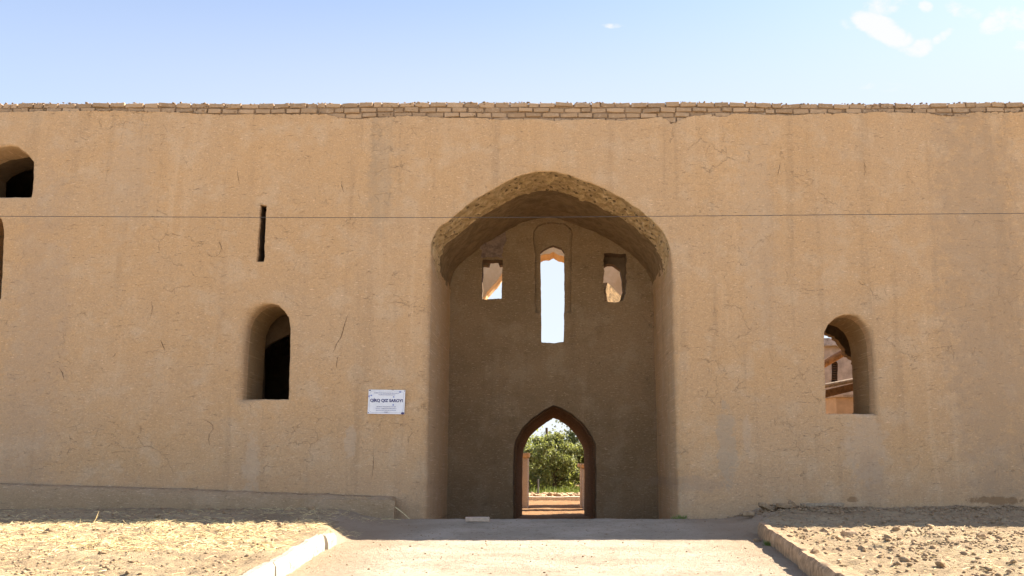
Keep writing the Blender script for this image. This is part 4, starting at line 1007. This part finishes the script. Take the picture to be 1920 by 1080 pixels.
def tree(name, label, x, y, H, rx, rz, n, mat, cz=None, low=.25, leaf=.085):
    e = empty(name, (x, y, -1.2), label, 'tree', GT); rnd = random.Random(int(x*100+y*7))
    base = Vector((x, y, -1.25)); top = Vector((x+rnd.uniform(-.3, .3), y, -1.2+H*.65))
    tubeobj('trunk', [base, base.lerp(top, .3)+Vector((rnd.uniform(-.1, .1), 0, 0)), base.lerp(top, .6), top], [.10, .085, .06, .03], M_BARK, e, 8, .02)
    for k in range(7):
        s0 = base.lerp(top, rnd.uniform(.2, .8)); a = rnd.uniform(0, 6.28); d = Vector((math.cos(a)*rx*.75, math.sin(a)*rx*.6, rnd.uniform(.3, .9)*H*.3))
        tubeobj('limb', [s0, s0+d*.5+Vector((0, 0, .1)), s0+d], [.04, .025, .01], M_BARK, e, 5)
    cl_ = []
    for k in range(80):
        while True:
            p = Vector((rnd.uniform(-1, 1), rnd.uniform(-1, 1), rnd.uniform(-1, 1)))
            if p.length < 1: break
        cl_.append((Vector((p.x*rx, p.y*rx*.8, p.z*rz)), rnd.uniform(.2, .42)*min(rx, rz)*.7))
    c0 = Vector((x, y, -1.2+H*low+rz)); N_ = n
    g = np.random.default_rng(int(abs(x)*91+y)); ci = g.integers(0, len(cl_), N_)
    cen = np.array([tuple(c[0]) for c in cl_])[ci]; rad = np.array([c[1] for c in cl_])[ci]
    d = g.normal(size=(N_, 3)); d /= np.linalg.norm(d, axis=1)[:, None]; pos = cen+d*(rad*np.abs(g.normal(0, .85, N_)))[:, None]*np.array([1.15, 1, .8])+np.array(tuple(c0))
    nrm = d*.6+g.normal(size=(N_, 3))*.6; nrm /= np.linalg.norm(nrm, axis=1)[:, None]
    u_ = np.cross(nrm, g.normal(size=(N_, 3))); u_ /= np.linalg.norm(u_, axis=1)[:, None]; w_ = np.cross(nrm, u_)
    sz = (leaf*g.uniform(.6, 1.3, N_))[:, None]
    V = np.stack([pos-u_*sz, pos+w_*sz*.55+nrm*sz*.15, pos+u_*sz, pos-w_*sz*.55+nrm*sz*.15], 1).reshape(-1, 3)
    Fa = np.arange(N_*4, dtype=np.int32)
    me = bpy.data.meshes.new('crown'); me.vertices.add(len(V)); me.vertices.foreach_set('co', V.ravel()); me.loops.add(N_*4); me.loops.foreach_set('vertex_index', Fa)
    me.polygons.add(N_); me.polygons.foreach_set('loop_start', np.arange(0, N_*4, 4, dtype=np.int32)); me.update(calc_edges=True)
    link('crown', me, mat, e)
GT = 'trees in the garden beyond the doorway'
tree('garden_tree', 'dark bushy broadleaf tree filling the middle of the doorway view', .05, 36.4, 2.8, 1.75, 1.0, 24000, M_LEAF, low=.12, leaf=.052)
tree('garden_tree', 'tall paler tree on the right of the doorway view', 1.75, 38.0, 4.3, 1.5, 1.8, 20000, M_LEAF, low=.10, leaf=.055)
tree('garden_tree', 'yellowish light tree behind on the left of the doorway view', -2.1, 40, 3.7, 1.25, 1.6, 11000, M_LEAF2, low=.15, leaf=.065)
tree('garden_tree', 'feathery light green tree rising behind the dark one', -.1, 43, 3.2, 2.2, 1.2, 9000, M_LEAF2, low=.0, leaf=.08)
for x, y, H, lb in ((-4.3, 38, 4.2, 'broad tree beyond the yard, hidden left of the doorway view'), (4.6, 38.5, 4.4, 'broad tree beyond the yard, hidden right of the doorway view')):
    tree('garden_tree', lb, x, y, H, 1.8, 1.7, 6000, M_LEAF, low=.2, leaf=.11)

N_ = 16000; g = np.random.default_rng(5); pos_ = np.stack([g.uniform(-7, 7, N_), 40+g.uniform(0, 3, N_), -1.2+1.5*g.random(N_)**1.2], 1)
pos_[:, 2] += .35*np.sin(pos_[:, 0]*2.1)*(pos_[:, 2]+1.2)/1.5
u_ = g.normal(size=(N_, 3)); u_ /= np.linalg.norm(u_, axis=1)[:, None]; w_ = np.cross(u_, g.normal(size=(N_, 3))); w_ /= np.linalg.norm(w_, axis=1)[:, None]
V = np.stack([pos_-u_*.08, pos_+w_*.05, pos_+u_*.08, pos_-w_*.05], 1).reshape(-1, 3)
tag(link('undergrowth', mesh(V, np.arange(N_*4).reshape(-1, 4)), M_LEAF2), 'sunny pale undergrowth behind the tree trunks beyond the doorway', 'undergrowth', kind='stuff')
# ------------------------------------------------------------------ ruin seen through the right window
YF = 30.0
fw = empty('far_ruin_wall', (9, YF, -1.2), 'far grey-tan ruin wall with a ragged top seen through the right window', 'wall')
x0 = P(1500, 700, YF)[0]; x1 = P(1660, 700, YF)[0]; z2 = P(0, 645, YF)[1]
gr = PX([(1559, 724), (1559, 682), (1562, 678), (1569, 678), (1571, 683), (1570, 724)], YF)
slab('far_wall_body', [(x0-1, -1.5), (x1+1.5, -1.5), (x1+1.5, z2-.05), (x0+2, z2), (x0-1, z2+.05)], [dict(loop=gr, ds=.05, n=1, mat=lambda p: 1)], YF, YF+.5, [simple('grey_tan_mud', (.42, .345, .26), .95, .1, .2, 4, .8), M_DARK], fw, grid=.3, amp=.05)
bm = bmesh.new()
for k in range(12):
    z = P(0, 721, YF)[1]+k*.075; bx(bm, (P(1559, 700, YF)[0]-.01, YF+.10, z), (P(1571, 700, YF)[0]+.01, YF+.3, z+.045), bev=.01)
link('recess_bricks', bmmesh(bm), M_DARK, fw)['kind'] = 'stuff'
bm = bmesh.new(); bx(bm, (x0-1, YF+.35, P(0, 722, YF)[1]-.1), (x1, YF+.49, z2-.2)); link('recess_back', bmmesh(bm), M_DARK, fw)
ragged('ragged_wall_top', [(x0-1, z2-.05), (x0-1, z2+.25)]+[(x, z2+.22+.12*noise.noise(Vector((x*2, 0, 0)))-.05*(x-x0)) for x in np.linspace(x0-.8, x1+1.3, 30)]+[(x1+1.5, z2-.1)], YF-.18, YF+.5, simple('grey_coping', (.40, .35, .29), .95, .1, .35, 7, 1), fw, .06, .06)
def log(name, label, cat, a, b, r, mat, jit=.01):
    return tag(tubeobj(name, [a, a.lerp(b, .33), a.lerp(b, .66), b], [r*1.05, r, r, r*.95], mat, None, 12, jit), label, cat)
a = at(1490, 714, 20.6); b = at(1640, 628, 20.6)
log('timber_pole', 'reddish peeled pole slanting up to the right behind the right window', 'timber pole', a+Vector((0, -.1, 0)), b+Vector((0, .1, 0)), .080, M_LOG)
a = at(1480, 736, 21.2); b = at(1640, 706, 21.2)
log('timber_pole', 'pale round pole lying on the dark beam behind the right window', 'timber pole', a, b, .050, M_LOGG)
a = at(1478, 755, 21.1); b = at(1640, 716, 21.1); d = (b-a).normalized()
bm = bmesh.new(); L = (b-a).length
bx(bm, (-L/2, -.07, -.085), (L/2, .07, .085), bev=.008); o = link('timber_beam', bmmesh(bm), M_LOGD, None)
o.location = (a+b)/2; o.rotation_euler = (0, -math.atan2(d.z, d.x), 0); tag(o, 'dark squared beam under the pale pole behind the right window', 'beam')
for nm, u, zt_ in (('timber_post', 1486, 3.3), ('timber_post', 1644, 3.7)):
    x = P(u, 700, 20.9)[0]; tag(tubeobj(nm, [(x, 20.9, -1.2), (x, 20.9, zt_)], .09, M_LOG, None, 10), 'upright timber post carrying the poles, '+('left' if u < 1500 else 'right')+' of the window view', 'post')
cb = empty('cream_pier', (8, 24, -1.2), 'squat cream plastered pier with a dark crumbly rim behind the right window', 'pier')
yc = 23.0; A_ = P(1551, 745, yc); B_ = P(1567, 742, yc); C_ = P(1625, 741, yc)
vs_ = [(A_[0], yc+.55, -1.3), (B_[0], yc, -1.3), (C_[0], yc, -1.3), (C_[0], yc+1, -1.3), (A_[0], yc+1, -1.3)]; vs_ += [(x, y, A_[1]) for x, y, z in vs_]
me = mesh(vs_, [(i, (i+1) % 5, 5+(i+1) % 5, 5+i) for i in range(5)]+[(5, 6, 7, 8, 9)]); link('pier_body', me, simple('cream_plaster', (.48, .37, .255), .95, .1, .1, 5), cb)
me = mesh([(x+(.04 if x > B_[0] else -.04), y+(-.04 if y < yc+.6 else .04), z+dz) for dz in (.004, .06) for x, y, z in vs_[5:]], [(i, (i+1) % 5, 5+(i+1) % 5, 5+i) for i in range(5)]+[(5, 6, 7, 8, 9), (4, 3, 2, 1, 0)])
link('pier_cap', me, simple('grey_cap', (.42, .36, .29), .95, .1, .3, 9), cb)
print('script done')
